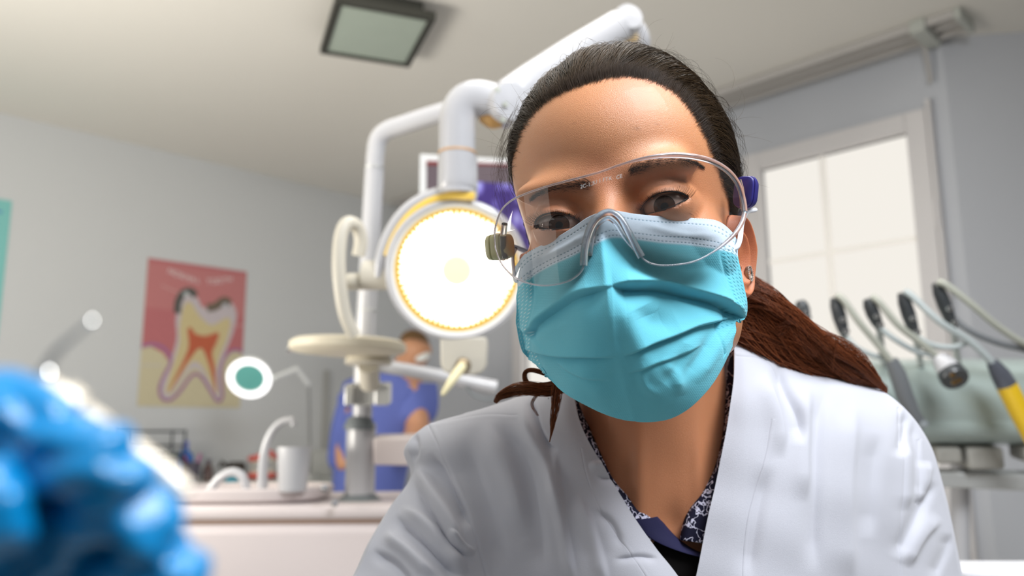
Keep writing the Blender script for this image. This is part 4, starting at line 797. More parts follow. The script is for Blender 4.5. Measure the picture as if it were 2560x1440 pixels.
pt = thing('poster', 'teal poster with blue lettering at the left end of the wall', 'poster', on_left(-60, 900, .004))
q1 = on_left(30, 503); q0 = on_left(5, 760); ut = float(np.dot(q1, U)); zt = q1[2]
def tu(u, z, off): return uvz(u, DL-off, z)
b = MB(); b.prism([tu(ut-.5, zt, .003), tu(ut, zt, .003), tu(ut, zt-.70, .003), tu(ut-.5, zt-.70, .003)], Vv*.002); b.build('sheet', mat('poster_teal', (.20, .53, .50), rough=.4), pt, smooth=False)
text_on('T', .10, tu(ut-.062, zt-.09, .0045), U, (0, 0, 1), mat('print_blue', (.05, .16, .48), rough=.4), pt, 'title_letter')
line_m = MATS['print_blue']

# ------------------------------------------------------------------ operating lamp on its arms
M_white = mat('white_enamel', (.54, .54, .56), rough=.25, spec=.5, coat=.3); M_warm = mat('ivory_plastic', (.62, .58, .49), rough=.4); M_yel = mat('yoke_lamplight_yellow', (.90, .62, .12), rough=.35)
M_unit = mat('unit_pinkish_grey', (.66, .59, .58), rough=.45, spec=.4); M_seam = mat('seam_brown', (.30, .20, .15), rough=.6); M_grey = mat('grey_plastic', (.17, .19, .20), rough=.5); M_lgrey = mat('light_grey_metal', (.55, .56, .55), rough=.35, metal=.3)
Fw = MCn[:3, 2]; Cx = MCn[:3, 0]; Cy = MCn[:3, 1]; Zu = np.array([0, 0, 1.])
def pxr(px, d): return px*d/F                 # pixels at a depth, in metres
lamp = thing('operating_lamp', 'round lit dental operating lamp, white head on a jointed white arm', 'dental lamp', P(1140, 855, 1.36))
LD0 = 1.36; lc = P(1142, 675, LD0); lax = Fw+.06*Cx-.10*Cy; lax /= np.linalg.norm(lax); r_ = lambda p: pxr(p, LD0)
b = MB(); b.lathe([(0, -.075), (.05, -.07), (.09, -.045), (r_(176), -.018), (r_(179), 0), (r_(176), .010), (r_(168), .013), (r_(158), .008), (r_(153), -.004)], lc, lax, 96); b.build('lamp_housing', M_white, lamp)
b = MB(); b.lathe([(r_(154), .002), (r_(152), -.006), (r_(120), -.020), (.01, -.030), (0, -.030)], lc, lax, 96); b.build('reflector', emis('reflector_glow', (1.0, .66, .14), .95), lamp)
b = MB(); n = 132; V = [lc-lax*.010]; xx_ = np.cross(lax, Cy); xx_ /= np.linalg.norm(xx_); yy_ = np.cross(lax, xx_)
for j in range(n):
    a = 2*math.pi*j/n; rr_ = r_(150)-(0 if j % 2 else 1)*r_(RNG.uniform(6, 26))-r_(3); V.append(lc-lax*.008+rr_*(math.cos(a)*xx_+math.sin(a)*yy_))
b.add(V, [(0, 1+j, 1+(j+1) % n) for j in range(n)]); b.build('glowing_facets', emis('lamp_light', (1.0, .93, .80), 4.5), lamp, smooth=False)
b = MB(); b.lathe([(r_(38), -.006), (r_(38), .006), (r_(35), .010), (0, .011)], lc, lax, 40); b.build('bulb_shield', mat('bulb_shield', (.75, .70, .42), rough=.4, emit=(.85, .78, .42), es=.75), lamp)
def ptube(pts, rpx, d, m, nm, par, n=60, k=24, flat=1.0, up=None, r=None):
    c = cr(px3(pts), n); rad = pxr(rpx, d) if r is None else np.interp(np.linspace(0, 1, n), np.linspace(0, 1, len(r)), r)
    return MB().tube(c, rad, k, flat=flat, up=up).build(nm, m, par, bevel=0)
ptube([(1143, 480, 1.34), (1143, 400, 1.34), (1143, 340, 1.34), (1146, 288, 1.34), (1164, 256, 1.34), (1200, 247, 1.34), (1262, 264, 1.34)], 46, 1.34, M_white, 'hook_tube', lamp)
b = MB(); b.lathe([(r_(46), 0), (r_(49), .003), (r_(49), .055), (r_(46), .058)], P(1144, 475, 1.34), Zu, 40); b.build('swivel_collar', M_white, lamp)
b = MB(); b.lathe([(r_(47), 0), (r_(47.5), .002), (r_(47), .004)], P(1143, 388, 1.34), Zu, 40); b.build('joint_ring', mat('joint_seam_tan', (.60, .36, .18), rough=.5), lamp)
ptube([(1188, 482, 1.34), (1120, 480, 1.35), (1062, 497, 1.36), (1012, 532, 1.365), (975, 585, 1.37), (954, 645, 1.375), (950, 690, 1.38)], 17, 1.36, M_white, 'yoke', lamp, flat=1.5, up=Fw)
ptube([(1186, 490, 1.325), (1125, 489, 1.335), (1070, 506, 1.345), (1022, 542, 1.35), (987, 594, 1.355), (968, 640, 1.36)], 10, 1.35, M_yel, 'yoke_lamplight', lamp, flat=.8, up=Fw)  # yellow strip painted in for lamplight on the yoke's inner side
b = MB(); b.tube([P(990, 688, 1.385), P(912, 688, 1.395)], pxr(37, 1.39), 32); b.build('tilt_joint', M_warm, lamp, bevel=.002)
b = MB(); b.tube([P(915, 704, 1.395), P(870, 704, 1.40)], pxr(21, 1.39), 32); b.build('tilt_axle', M_warm, lamp, bevel=.001)
ptube([(896, 640, 1.42), (902, 600, 1.42), (892, 566, 1.41), (868, 558, 1.39), (852, 590, 1.38), (847, 650, 1.375), (850, 710, 1.375), (860, 775, 1.38), (874, 815, 1.385), (886, 838, 1.39)], 17, 1.38, M_warm, 'grip_handle', lamp, flat=1.0, n=90)
b = MB(); pl = [P(x, y, 1.36) for x, y in [(1100, 842), (1215, 842), (1219, 860), (1216, 915), (1205, 932), (1185, 938), (1130, 938), (1110, 930), (1101, 912)]]; b.prism(pl, -Fw*.03); b.build('switch_bracket', M_warm, lamp, bevel=.004)
b = MB(); b.lathe([(r_(20), 0), (r_(20), .010), (r_(15), .016), (0, .018)], P(1158, 912, 1.355), Fw-.3*Cy, 28); b.build('switch_knob', mat('tarnished_metal', (.40, .33, .24), rough=.35, metal=.8), lamp)
MB().tube([P(1156, 916, 1.335), P(1145, 930, 1.32), P(1125, 958, 1.31), P(1108, 984, 1.30), P(1105, 988, 1.30)], [.0075, .0080, .0065, .004, .002], 20).build('switch_lever', mat('ivory_lever', (.80, .72, .45), rough=.4), lamp)
# joint ball with screws, then the spring arm up to its pivot
b = MB(); b.lathe([(0, -.034), (.030, -.032), (.034, -.02), (.034, .02), (.030, .030), (0, .031)], P(1264, 262, 1.335), Fw+.35*Cx, 36); b.build('elbow_joint', M_white, lamp)
for x, y in [(1243, 226), (1262, 262), (1256, 300)]:
    b = MB(); b.lathe([(0, 0), (.0045, 0), (.004, .004), (0, .004)], P(x, y, 1.302), Fw+.35*Cx, 16); b.build('screw', mat('screw_grey', (.34, .35, .30), rough=.4, metal=.6), lamp)
ptube([(1215, 290, 1.345), (1232, 300, 1.335), (1250, 296, 1.335)], 22, 1.33, mat('ochre_plastic', (.80, .46, .16), rough=.45), 'joint_cover', lamp, n=20)
ptube([(1268, 252, 1.345), (1330, 208, 1.37), (1430, 140, 1.42), (1545, 66, 1.47)], 44, 1.4, M_white, 'spring_arm', lamp, n=40, k=32, r=[.0335, .0335, .032, .029])
b = MB(); b.lathe([(0, -.03), (.024, -.028), (.027, -.02), (.027, .02), (.024, .028), (0, .03)], P(1560, 62, 1.48), Cy*.3+Fw+.3*Cx, 32); b.build('arm_pivot', M_white, lamp)
ptube([(1566, 56, 1.49), (1592, 72, 1.50), (1604, 100, 1.51), (1600, 132, 1.53)], 22, 1.5, M_white, 'pivot_fork', lamp, n=30)
ptube([(1592, 92, 1.49), (1570, 98, 1.49), (1548, 108, 1.50)], 12, 1.5, mat('amber_cover', (.78, .58, .32), rough=.5), 'pivot_cover', lamp, n=16)
pole = thing('lamp_post', 'white upright lamp post with bent arm rising from the spittoon unit', 'post', P(898, 1250, 1.74))
ptube([(1606, 136, 1.55), (1480, 172, 1.60), (1300, 224, 1.66), (1100, 282, 1.71), (1010, 311, 1.735), (968, 326, 1.745), (945, 350, 1.75), (938, 392, 1.75), (936, 430, 1.75)], 23, 1.73, M_white, 'bent_arm', pole, n=120)
pb = P(936, 425, 1.75); pf = P(898, 1250, 1.74); pmid = P(912, 850, 1.75)
MB().tube([pb, pmid, P(905, 1060, 1.745)], pxr(24, 1.75), 28).build('upper_pole', M_white, pole)
b = MB(); b.lathe([(pxr(24.5, 1.75), 0), (pxr(25.5, 1.75), .002), (pxr(24.5, 1.75), .004)], P(936, 424, 1.75), Zu, 28); b.build('pole_ring', M_lgrey, pole); b = MB(); b.lathe([(pxr(24.5, 1.75), 0), (pxr(26, 1.75), .003), (pxr(24.5, 1.75), .006)], P(917, 780, 1.75), Zu, 28); b.build('pole_ring', M_lgrey, pole)
b = MB(); b.lathe([(0, 0), (pxr(37, 1.74), 0), (pxr(37, 1.74), .152), (0, .152)], P(899, 1240, 1.74), Zu, 40); b.build('sleeve', M_white, pole)
b = MB(); b.lathe([(pxr(24, 1.74), .028), (pxr(30, 1.74), .024), (pxr(38.5, 1.74), .008), (pxr(38.5, 1.74), 0)], P(899, 1074, 1.74), Zu, 40); b.build('grey_collar', M_grey, pole); b = MB(); b.lathe([(pxr(38, 1.74), .014), (pxr(40, 1.74), .010), (pxr(56, 1.74), .0), (pxr(56, 1.74), -.006), (0, -.006)], P(899, 1250, 1.74), Zu, 40); b.build('base_ring', M_grey, pole)
b = MB(); c_ = P(912, 985, 1.745); b.box(c_, Cx*pxr(24, 1.745), Fw*.028, Zu*.021); b.box(P(876, 985, 1.72), Cx*.009, Fw*.02, Zu*.021); b.box(P(958, 984, 1.72), Cx*.015, Fw*.02, Zu*.022); b.build('clamp', mat('clamp_metal', (.66, .66, .64), rough=.25, metal=.4), pole, bevel=.003)
b = MB(); b.prism([P(932, 1095, 1.72), P(1230, 1090, 1.72), P(1230, 1168, 1.72), P(932, 1164, 1.72)], -Fw*.05); b.build('side_arm', M_unit, pole, bevel=.006)
ptube([(925, 912, 1.76), (985, 920, 1.76), (1110, 942, 1.77), (1240, 968, 1.78)], 17, 1.77, M_white, 'tray_arm', pole, n=24)
ptube([(1165, 965, 1.76), (1180, 985, 1.76), (1205, 997, 1.76), (1235, 998, 1.76)], 3, 1.76, M_grey, 'cable', pole, n=24)
tray = thing('instrument_tray', 'round ivory disc tray clamped high on the white post', 'tray', P(872, 905, 1.60))
tc_ = P(870, 880, 1.60); b = MB(); R1 = pxr(144, 1.6); b.lathe([(0, .022), (R1*.93, .022), (R1, .016), (R1*1.0, .004), (R1*.96, .0), (R1*.60, -.005), (0, -.006)], tc_, Zu+.02*Cx, 80); b.build('disc', mat('ivory_disc', (.72, .66, .52), rough=.45), tray)
b = MB(); b.lathe([(0, 0), (pxr(55, 1.6), 0), (pxr(62, 1.6), -.012), (pxr(55, 1.6), -.016), (0, -.017)], tc_+Cx*.03+np.array([0, .06, -.004]), Zu, 40); b.build('hub', M_warm, tray)
MB().tube([tc_+Cx*.03+np.array([0, .06, -.02]), P(925, 960, 1.70)], .021, 24).build('neck', M_warm, tray)
b = MB(); b.lathe([(0, -.006), (.006, -.004), (.007, 0), (.006, .004), (0, .006)], tc_-Cx*(R1+.002)+Zu*.004, Cx, 18); b.build('screw', M_chrome, tray)

# ------------------------------------------------------------------ screen on the wall side showing an x-ray
mon = thing('monitor', 'white-framed monitor showing a purple dental x-ray behind the operating lamp', 'monitor', P(1190, 640, 2.3))
def quad(c, m, nm, par, dpt): b = MB(); b.prism(c, -Fw*dpt); return b.build(nm, m, par, bevel=.003)
quad([P(1050, 384, 2.3), P(1345, 402, 2.3), P(1345, 650, 2.3), P(1046, 640, 2.3)], mat('monitor_bezel', (.66, .68, .70), rough=.4), 'bezel', mon, .04)
m = bpy.data.materials.new('xray_screen'); m.use_nodes = True; nt = m.node_tree; nt.nodes.clear(); o_ = nt.nodes.new('ShaderNodeOutputMaterial'); e_ = nt.nodes.new('ShaderNodeEmission'); tcn = nt.nodes.new('ShaderNodeTexCoord'); mp = nt.nodes.new('ShaderNodeMapping'); mp.inputs['Scale'].default_value = (34, 34, 20)
vo = nt.nodes.new('ShaderNodeTexVoronoi'); vo.inputs['Scale'].default_value = 1.0; rp = nt.nodes.new('ShaderNodeValToRGB'); rp.color_ramp.elements[0].color = (.60, .66, 1.0, 1); rp.color_ramp.elements[1].color = (.09, .06, .25, 1); rp.color_ramp.elements[1].position = .62; x_ = rp.color_ramp.elements.new(.3); x_.color = (.34, .28, .85, 1)
nt.links.new(tcn.outputs['Object'], mp.inputs[0]); nt.links.new(mp.outputs[0], vo.inputs['Vector']); nt.links.new(vo.outputs['Distance'], rp.inputs[0]); nt.links.new(rp.outputs[0], e_.inputs[0]); e_.inputs[1].default_value = 1.0; nt.links.new(e_.outputs[0], o_.inputs[0])
def scr(x0, y0, x1, y1, m, nm, d): b = MB(); b.prism([P(x0, y0+(x0-1050)*.06, d), P(x1, y0+(x1-1050)*.06, d), P(x1, y1, d), P(x0, y1, d)], -Fw*.004); b.build(nm, m, mon, smooth=False)
scr(1066, 401, 1330, 632, mat('screen_dark', (.05, .04, .05), rough=.3, emit=(.10, .075, .08), es=1), 'screen', 2.297); scr(1066, 401, 1330, 412, emis('screen_red_bar', (.30, .07, .07), 1), 'title_bar', 2.293)
scr(1186, 446, 1326, 620, m, 'xray_image', 2.292)
MB().tube(cr(px3([(1190, 560, 2.36), (1120, 590, 2.40), (1000, 640, 2.10), (924, 660, 1.78)]), 20), .012, 14).build('mount_arm', M_lgrey, mon)

# ------------------------------------------------------------------ spittoon unit
unit = thing('dental_unit', 'pinkish grey spittoon cabinet with raised basin at the lower left', 'dental unit', [*P(800, 1300, 1.75)[:2], 0])
def rbox(x0, x1, ytop, ybot, d, dp, m, nm, par, bv=.01):
    p = P((x0+x1)/2, ytop, d); q = P((x0+x1)/2, ybot, d); w = (x1-x0)/2*d/F; h = (p[2]-q[2])/2; fy = np.array([0, 1., 0]); b = MB(); b.box([p[0], p[1]+dp/2, (p[2]+q[2])/2], [w, 0, 0], fy*dp/2, [0, 0, h]); return b.build(nm, m, par, bevel=bv)
ub = P(700, 1305, 1.62); zt_ = P(900, 1262, 1.62)[2]; zs = P(900, 1300, 1.62)[2]; xl, xr = P(330, 1300, 1.62)[0], P(1150, 1300, 1.62)[0]; y0_ = ub[1]
b = MB(); b.box([(xl+xr)/2, y0_+.2, (zt_+zs)/2], [(xr-xl)/2, 0, 0], [0, .2, 0], [0, 0, (zt_-zs)/2]); b.build('top_slab', M_unit, unit, bevel=.012)
b = MB(); b.box([(xl+xr)/2, y0_+.205, zs-.003], [(xr-xl)/2-.004, 0, 0], [0, .195, 0], [0, 0, .004]); b.build('seam', M_seam, unit)
b = MB(); b.box([(xl+xr)/2, y0_+.2, (zs-.006+.05)/2], [(xr-xl)/2, 0, 0], [0, .198, 0], [0, 0, (zs-.006-.05)/2]); b.box([(xl+xr)/2, y0_+.22, .025], [(xr-xl)/2-.05, 0, 0], [0, .15, 0], [0, 0, .025]); b.build('cabinet_body', M_unit, unit, bevel=.02)
bc = P(628, 1262, 1.76); RB = pxr(200, 1.74); bh = bc[2]-zt_; b = MB()
kx = np.array([1, 0, 0]); prof = [(0, zt_), (.86, zt_), (.96, zt_+.007), (1.0, zt_+.022), (1.0, zt_+.027), (.97, zt_+.031), (.93, zt_+.029), (.88, zt_+.019), (.5, zt_+.006), (0, zt_+.004)]
V = []
for rr_, z_ in prof:
    for j in range(72): a = 2*math.pi*j/72; V.append([bc[0]+RB*rr_*math.copysign(abs(math.cos(a))**.7, math.cos(a)), bc[1]+.13*rr_*math.copysign(abs(math.sin(a))**.7, math.sin(a)), z_])
b.add(V, [(i*72+j, i*72+(j+1) % 72, (i+1)*72+(j+1) % 72, (i+1)*72+j) for i in range(len(prof)-1) for j in range(72)]); b.build('basin', M_unit, unit)
for x, y in [(812, 1220), (838, 1258)]:
    b = MB(); b.lathe([(0, -.004), (.006, -.003), (.007, .003), (0, .005)], P(x, y, 1.60), -np.array([0, 1, 0.]), 18); b.build('knob', M_chrome, unit)
ptube([(520, 1232, 1.72), (548, 1196, 1.72), (580, 1180, 1.72), (606, 1192, 1.72), (618, 1232, 1.72)], 11, 1.72, M_white, 'rinse_spout', unit, n=40)
ptube([(656, 1228, 1.70), (658, 1160, 1.70), (666, 1112, 1.70), (684, 1074, 1.70), (708, 1054, 1.70), (734, 1049, 1.70)], 10, 1.70, M_white, 'filler_spout', unit, n=50, r=[.011, .0095, .0085, .0075, .0068])
ptube([(728, 1049, 1.70), (734, 1056, 1.70), (734, 1064, 1.70)], 8, 1.70, M_white, 'spout_tip', unit, n=10)
cup = thing('cup', 'white plastic rinsing cup on the edge of the spittoon basin', 'cup', P(730, 1226, 1.66))
cb = P(731, 1228, 1.66); hh = P(731, 1118, 1.66)[2]-cb[2]; b = MB(); b.lathe([(0, 0), (pxr(32, 1.66), 0), (pxr(35, 1.66), .004), (pxr(42, 1.66), hh), (pxr(44, 1.66), hh+.001), (pxr(41, 1.66), hh), (pxr(33, 1.66), .006), (0, .006)], cb, Zu, 40); b.build('cup_body', M_white, cup)

# ------------------------------------------------------------------ counter along the poster wall and what stands on it
CT = 1.0; M_counter = mat('counter_grey_green', (.48, .50, .47), rough=.5)
ctr_ = thing('counter', 'grey counter cabinet running along the poster wall', 'counter', uvz(1.2, DL-.2, 0))
b = MB(); b.prism([uvz(.2, DL-.42, CT-.04), uvz(2.32, DL-.42, CT-.04), uvz(2.32, DL-.002, CT-.04), uvz(.2, DL-.002, CT-.04)], Zu*.04); b.build('worktop', M_counter, ctr_, bevel=.004)
b = MB(); b.prism([uvz(.2, DL-.40, .0), uvz(2.30, DL-.40, .0), uvz(2.30, DL-.004, .0), uvz(.2, DL-.004, .0)], Zu*(CT-.04)); b.build('cabinet_body', mat('cabinet_front', (.58, .58, .56), rough=.5), ctr_, bevel=.004)
for k_ in range(4):
    b = MB(); ua = .24+k_*.52; b.prism([uvz(ua, DL-.402, .08), uvz(ua+.48, DL-.402, .08), uvz(ua+.48, DL-.402, CT-.06), uvz(ua, DL-.402, CT-.06)], -Vv*.018); dr_ = b.build('door', MATS['cabinet_front'], ctr_, bevel=.003)
    b = MB(); b.tube([uvz(ua+.42, DL-.445, .8), uvz(ua+.42, DL-.445, .92)], .006, 10); b.tube([uvz(ua+.42, DL-.418, .82), uvz(ua+.42, DL-.446, .82)], .004, 8); b.tube([uvz(ua+.42, DL-.418, .90), uvz(ua+.42, DL-.446, .90)], .004, 8); b.build('handle', M_chrome, dr_)
def ct(px, back=.2):                          # point on the counter seen in that column of the picture
    d = ray(px, 1190); t = (DL-back)/np.dot(d, Vv); q = O0+d*t; return np.array([q[0], q[1], CT]), t
M_bk = mat('black_wire', (.04, .045, .05), rough=.4, metal=.4)
rack = thing('wire_rack', 'dark wire two-shelf rack on the counter behind the gloved hand', 'rack', ct(370)[0]); c0_, t0 = ct(370); w_ = .125; hb_ = .235
for a_, e_2 in ((-w_, -.07), (w_, -.07), (-w_, .07), (w_, .07)): MB().tube([c0_+U*a_+Vv*e_2, c0_+U*a_+Vv*e_2+Zu*hb_], .005, 8).build('post', M_bk, rack)
for zz_ in (.03, .10, .165, .228):
    b = MB()
    for e_2 in (-.07, .07): b.tube([c0_-U*w_+Vv*e_2+Zu*zz_, c0_+U*w_+Vv*e_2+Zu*(zz_+.0)], .004, 8)
    for k_ in range(9): a_ = -w_+2*w_*k_/8; b.tube([c0_+U*a_-Vv*.07+Zu*zz_, c0_+U*a_+Vv*.07+Zu*zz_], .0022, 6)
    b.build('wire_shelf', M_bk, rack)
M_steel = mat('instrument_steel', (.45, .46, .46), rough=.3, metal=.9)
for k_ in range(3):
    q = c0_+U*(-.078+.078*k_)+Zu*(.108); tr = MB(); tr.prism([q-U*.035-Vv*.06, q+U*.035-Vv*.06, q+U*.035+Vv*.06, q-U*.035+Vv*.06], Zu*(.012+.01*k_)); tag(tr.build('instrument_box', mat('box_dark_grey', (.12, .14, .14), rough=.5), None, bevel=.002), ['flat dark instrument box at the left end of the wire rack', 'flat dark instrument box in the middle of the wire rack', 'thickest dark instrument box at the right end of the wire rack'][k_], 'box', 'dark boxes on the wire rack')
pc_, _ = ct(478, .22); pen = thing('pen_cup', 'dark mesh cup on the counter holding a blue brush and coloured pens', 'cup', pc_)
b = MB(); b.lathe([(0, .002), (.034, .002), (.040, .09), (.038, .09), (.032, .006), (0, .006)], pc_, Zu, 30); b.build('cup_body', mat('smoky_plastic', (.10, .09, .12), rough=.4), pen)
for i, (dx, colr) in enumerate([(-.035, (.55, .05, .12)), (.036, (.60, .06, .35)), (.05, (.25, .30, .30)), (-.05, (.14, .2, .5))]):
    pn = thing('pen', ['red pen leaning left in the dark cup', 'magenta pen leaning right in the dark cup', 'grey pen leaning furthest right in the dark cup', 'slate blue pen leaning furthest left in the dark cup'][i], 'pen', pc_+Zu*.01, 'pens in the dark cup')
    MB().tube([pc_+U*dx*.2+Zu*.01, pc_+U*dx+Zu*.12], .0045, 10).build('barrel', mat('pen_colour_%s' % 'abcd'[i], colr, rough=.4), pn); MB().tube([pc_+U*dx+Zu*.12, pc_+U*dx*1.05+Zu*.127], [.0045, .002], 10).build('pen_cap', MATS['pen_colour_%s' % 'abcd'[i]], pn)
bt = thing('bottle', 'bright blue rounded bottle standing behind the pen cup', 'bottle', pc_+Vv*.07)
b = MB(); b.lathe([(0, .0), (.035, 0), (.038, .06), (.042, .085), (.034, .125), (.014, .142), (.012, .15)], pc_+Vv*.08, Zu, 30); b.build('bottle_body', mat('bottle_blue', (.02, .18, .62), rough=.25, coat=.3), bt)
b = MB(); b.lathe([(.0, .15), (.015, .15), (.013, .185), (0, .188)], pc_+Vv*.08, Zu, 20); b.build('bottle_cap', mat('cap_violet', (.18, .22, .62), rough=.4), bt)
q, _ = ct(519, .2); bo = thing('bottle', 'small brown medicine bottle on the counter', 'bottle', q); b = MB(); b.lathe([(0, 0), (.022, 0), (.023, .055), (.012, .075), (.011, .085)], q, Zu, 24); b.build('bottle_body', mat('brown_glass', (.07, .022, .012), rough=.2, coat=.4), bo); b = MB(); b.lathe([(0, .085), (.013, .085), (.013, .10), (0, .10)], q, Zu, 18); b.build('bottle_cap', MATS['smoky_plastic'], bo)
q, _ = ct(590, .2); dk = thing('hand_tool_holder', 'black dental tool holder on the counter left of the jaw model', 'holder', q); b = MB(); b.box(q+Zu*.042, U*.036, Vv*.03, Zu*.042); b.build('holder_body', mat('black_plastic', (.035, .025, .018), rough=.4), dk, bevel=.012); b = MB(); b.tube([q-U*.04+Zu*.06, q-U*.075+Zu*.085, q-U*.085+Zu*.06], .009, 12); b.build('holder_grip', MATS['black_plastic'], dk)
q, _ = ct(580, .33); bn = thing('soap_dish', 'small turquoise dish on the counter under the rinse spout', 'dish', q); b = MB(); b.lathe([(0, 0), (.03, 0), (.036, .018), (.033, .018), (.028, .004), (0, .004)], q, Zu, 24); b.build('dish_body', mat('turquoise_plastic', (.05, .45, .60), rough=.4), bn)
q, t_ = ct(659, .25); jaw = thing('jaw_model', 'open coral pink jaw model with pale teeth behind the spout', 'jaw model', q); M_gum = mat('coral_gum', (.78, .13, .10), rough=.35, coat=.3); M_tooth = mat('tooth_ivory', (.74, .70, .60), rough=.3)
for zb_, sgn, nm in ((.0, 1, 'lower_gum'), (.145, -1, 'upper_gum')):
    an_ = np.linspace(-.15, math.pi+.15, 40); pth = [q+U*.054*math.cos(a)-Vv*(.055*math.sin(a)-.02)+Zu*(zb_+sgn*.018+(.030*(1-abs(math.cos(a)))**1 if sgn < 0 else 0)-(.03 if sgn < 0 else 0)) for a in an_]
    gm = MB().tube(pth, .019, 14, flat=.8).build(nm, M_gum, jaw)
    for k_ in range(10):
        a = .15+(math.pi-.3)*k_/9; c = q+U*.056*math.cos(a)-Vv*(.058*math.sin(a)-.02)+Zu*(zb_+sgn*.040+((.030*(1-abs(math.cos(a))))-.03 if sgn < 0 else 0)); b = MB(); b.lathe([(0, -.013), (.006, -.012), (.0078, 0), (.006, .012), (0, .013)], c, Zu, 10); b.build('tooth', M_tooth, jaw)
MB().tube([q+Vv*.045-U*.045+Zu*.02, q+Vv*.05-U*.045+Zu*.12], .006, 8).build('hinge_rod', M_steel, jaw)
q, _ = ct(788, .2); gb = thing('paper_box', 'pale grey box on the counter right of the white cup', 'box', q); b = MB(); b.box(q+Zu*.065, U*.05, Vv*.05, Zu*.065); b.build('carton', mat('pale_grey_card', (.56, .57, .54), rough=.7), gb, bevel=.003); b = MB(); b.box(q+Zu*.132, U*.052, Vv*.052, Zu*.003); b.build('box_lid', MATS['pale_grey_card'], gb, bevel=.001)
tl = on_left(817, 930, .012); structure(MB().box([tl[0], tl[1], (CT+tl[2])/2+.01], U*.012, Vv*.011, Zu*(tl[2]-CT)/2).build('trim_1', mat('trim_grey', (.42, .42, .40), rough=.6), None, bevel=.003))

# magnifier lamp: lit ring round a teal lens
mag = thing('magnifying_lamp', 'small lit ring magnifier lamp with teal lens beside the tooth poster', 'magnifier lamp', ct(776, .30)[0]); mc_ = P(624, 944, 3.42); ax_ = Fw+.10*Cx+.38*Zu*-1; ax_ /= np.linalg.norm(ax_); k_ = pxr(1, 3.42)
ux = np.cross(Zu, ax_); ux /= np.linalg.norm(ux)
b = MB(); b.lathe([(k_*36, 0), (k_*37, .006), (k_*53, .006), (k_*55, 0), (k_*53, -.02), (k_*42, -.03), (k_*36, -.012)], mc_, ax_, 60); b.build('lamp_shade', mat('magnifier_shade', (.8, .82, .8), rough=.4), mag)
b = MB(); b.lathe([(k_*38, .008), (k_*54, .008)], mc_, ax_, 60); b.build('ring_light', emis('ring_tube', (1.0, .98, .97), 2.2), mag, smooth=False)
b = MB(); b.lathe([(0, .004), (k_*24, .003), (k_*39, 0), (k_*20, -.006), (0, -.008)], mc_, ax_, 40); b.build('magnifier_lens', mat('teal_lens', (.12, .40, .36), rough=.15, coat=.5, emit=(.08, .27, .24), es=.25), mag)
for a_, c_, nm in (((683, 946, 3.42), (742, 922, 3.5), 'head_bracket'), ((742, 922, 3.5), (772, 962, 3.55), 'swing_arm')): MB().tube([P(*a_), P(*c_)], .010, 12).build(nm, MATS['magnifier_shade'], mag)
qb = ct(776, .30)[0]; MB().tube([P(772, 962, 3.55), qb+Zu*.02], .007, 12).build('swing_arm', M_lgrey, mag); b = MB(); b.lathe([(0, 0), (.045, 0), (.045, .015), (0, .02)], qb, Zu, 24); b.build('base_clamp', M_lgrey, mag)

# ------------------------------------------------------------------ bodies grown from joints
def skin_body(nm, nodes, edges, rootn, m, parent, sub=2):
    ks = list(nodes); org = origin(parent); me = bpy.data.meshes.new(nm); me.from_pydata([tuple(np.array(nodes[k][0])-org) for k in ks], [(ks.index(a), ks.index(b_)) for a, b_ in edges], [])
    o = bpy.data.objects.new(nm, me); C.objects.link(o); o.parent = parent; o.modifiers.new('skin', 'SKIN')
    for i, k in enumerate(ks):
        r = nodes[k][1]; me.skin_vertices[0].data[i].radius = r if isinstance(r, tuple) else (r, r); me.skin_vertices[0].data[i].use_root = (k == rootn)
    s_ = o.modifiers.new('sub', 'SUBSURF'); s_.levels = s_.render_levels = sub
    dg = bpy.context.evaluated_depsgraph_get(); ev = o.evaluated_get(dg); me2 = bpy.data.meshes.new_from_object(ev); o.modifiers.clear(); o.data = me2; me2.name = nm; me2.materials.clear(); me2.materials.append(m)
    for p in me2.polygons: p.use_smooth = True
    return o
nd = 3.35; nur = thing('person', 'person in blue scrubs with brown hair bending over behind the lamp post', 'person', [*P(930, 1250, nd)[:2], 0])
M_scrub = mat('scrubs_blue', (.15, .20, .60), rough=.8, noise=.25, nscale=5); M_sk2 = mat('skin_tan', (.60, .30, .17), rough=.5); M_br = mat('brown_hair', (.16, .085, .03), rough=.5, bump=.8, bscale=120)
n_ = {'pelvis': (P(915, 1400, nd), .13), 'waist': (P(918, 1260, nd), (.135, .10)), 'belly': (P(925, 1160, nd), (.15, .11)), 'chest': (P(955, 1040, nd), (.155, .12)), 'collar': (P(985, 960, nd), (.12, .09)), 'neck': (P(1020, 918, nd), .05), 'head': (P(1042, 875, nd-.02), (.070, .075)), 'crown': (P(1048, 848, nd-.02), (.055, .06)),
      'sh_r': (P(1030, 985, nd-.05), .065), 'el_r': (P(1046, 1070, nd-.10), .05), 'wr_r': (P(1010, 1135, nd-.25), .035), 'sh_l': (P(895, 985, nd+.05), .065), 'el_l': (P(868, 1090, nd), .055), 'wr_l': (P(860, 1180, nd-.1), .035), 'hp_r': (P(950, 1460, nd), .09), 'kn_r': (P(950, 1640, nd), .065), 'ft_r': (np.array([*P(950, 1640, nd)[:2], .04]), .05), 'hp_l': (P(870, 1460, nd), .09), 'kn_l': (P(868, 1640, nd), .065), 'ft_l': (np.array([*P(868, 1640, nd)[:2], .04]), .05)}
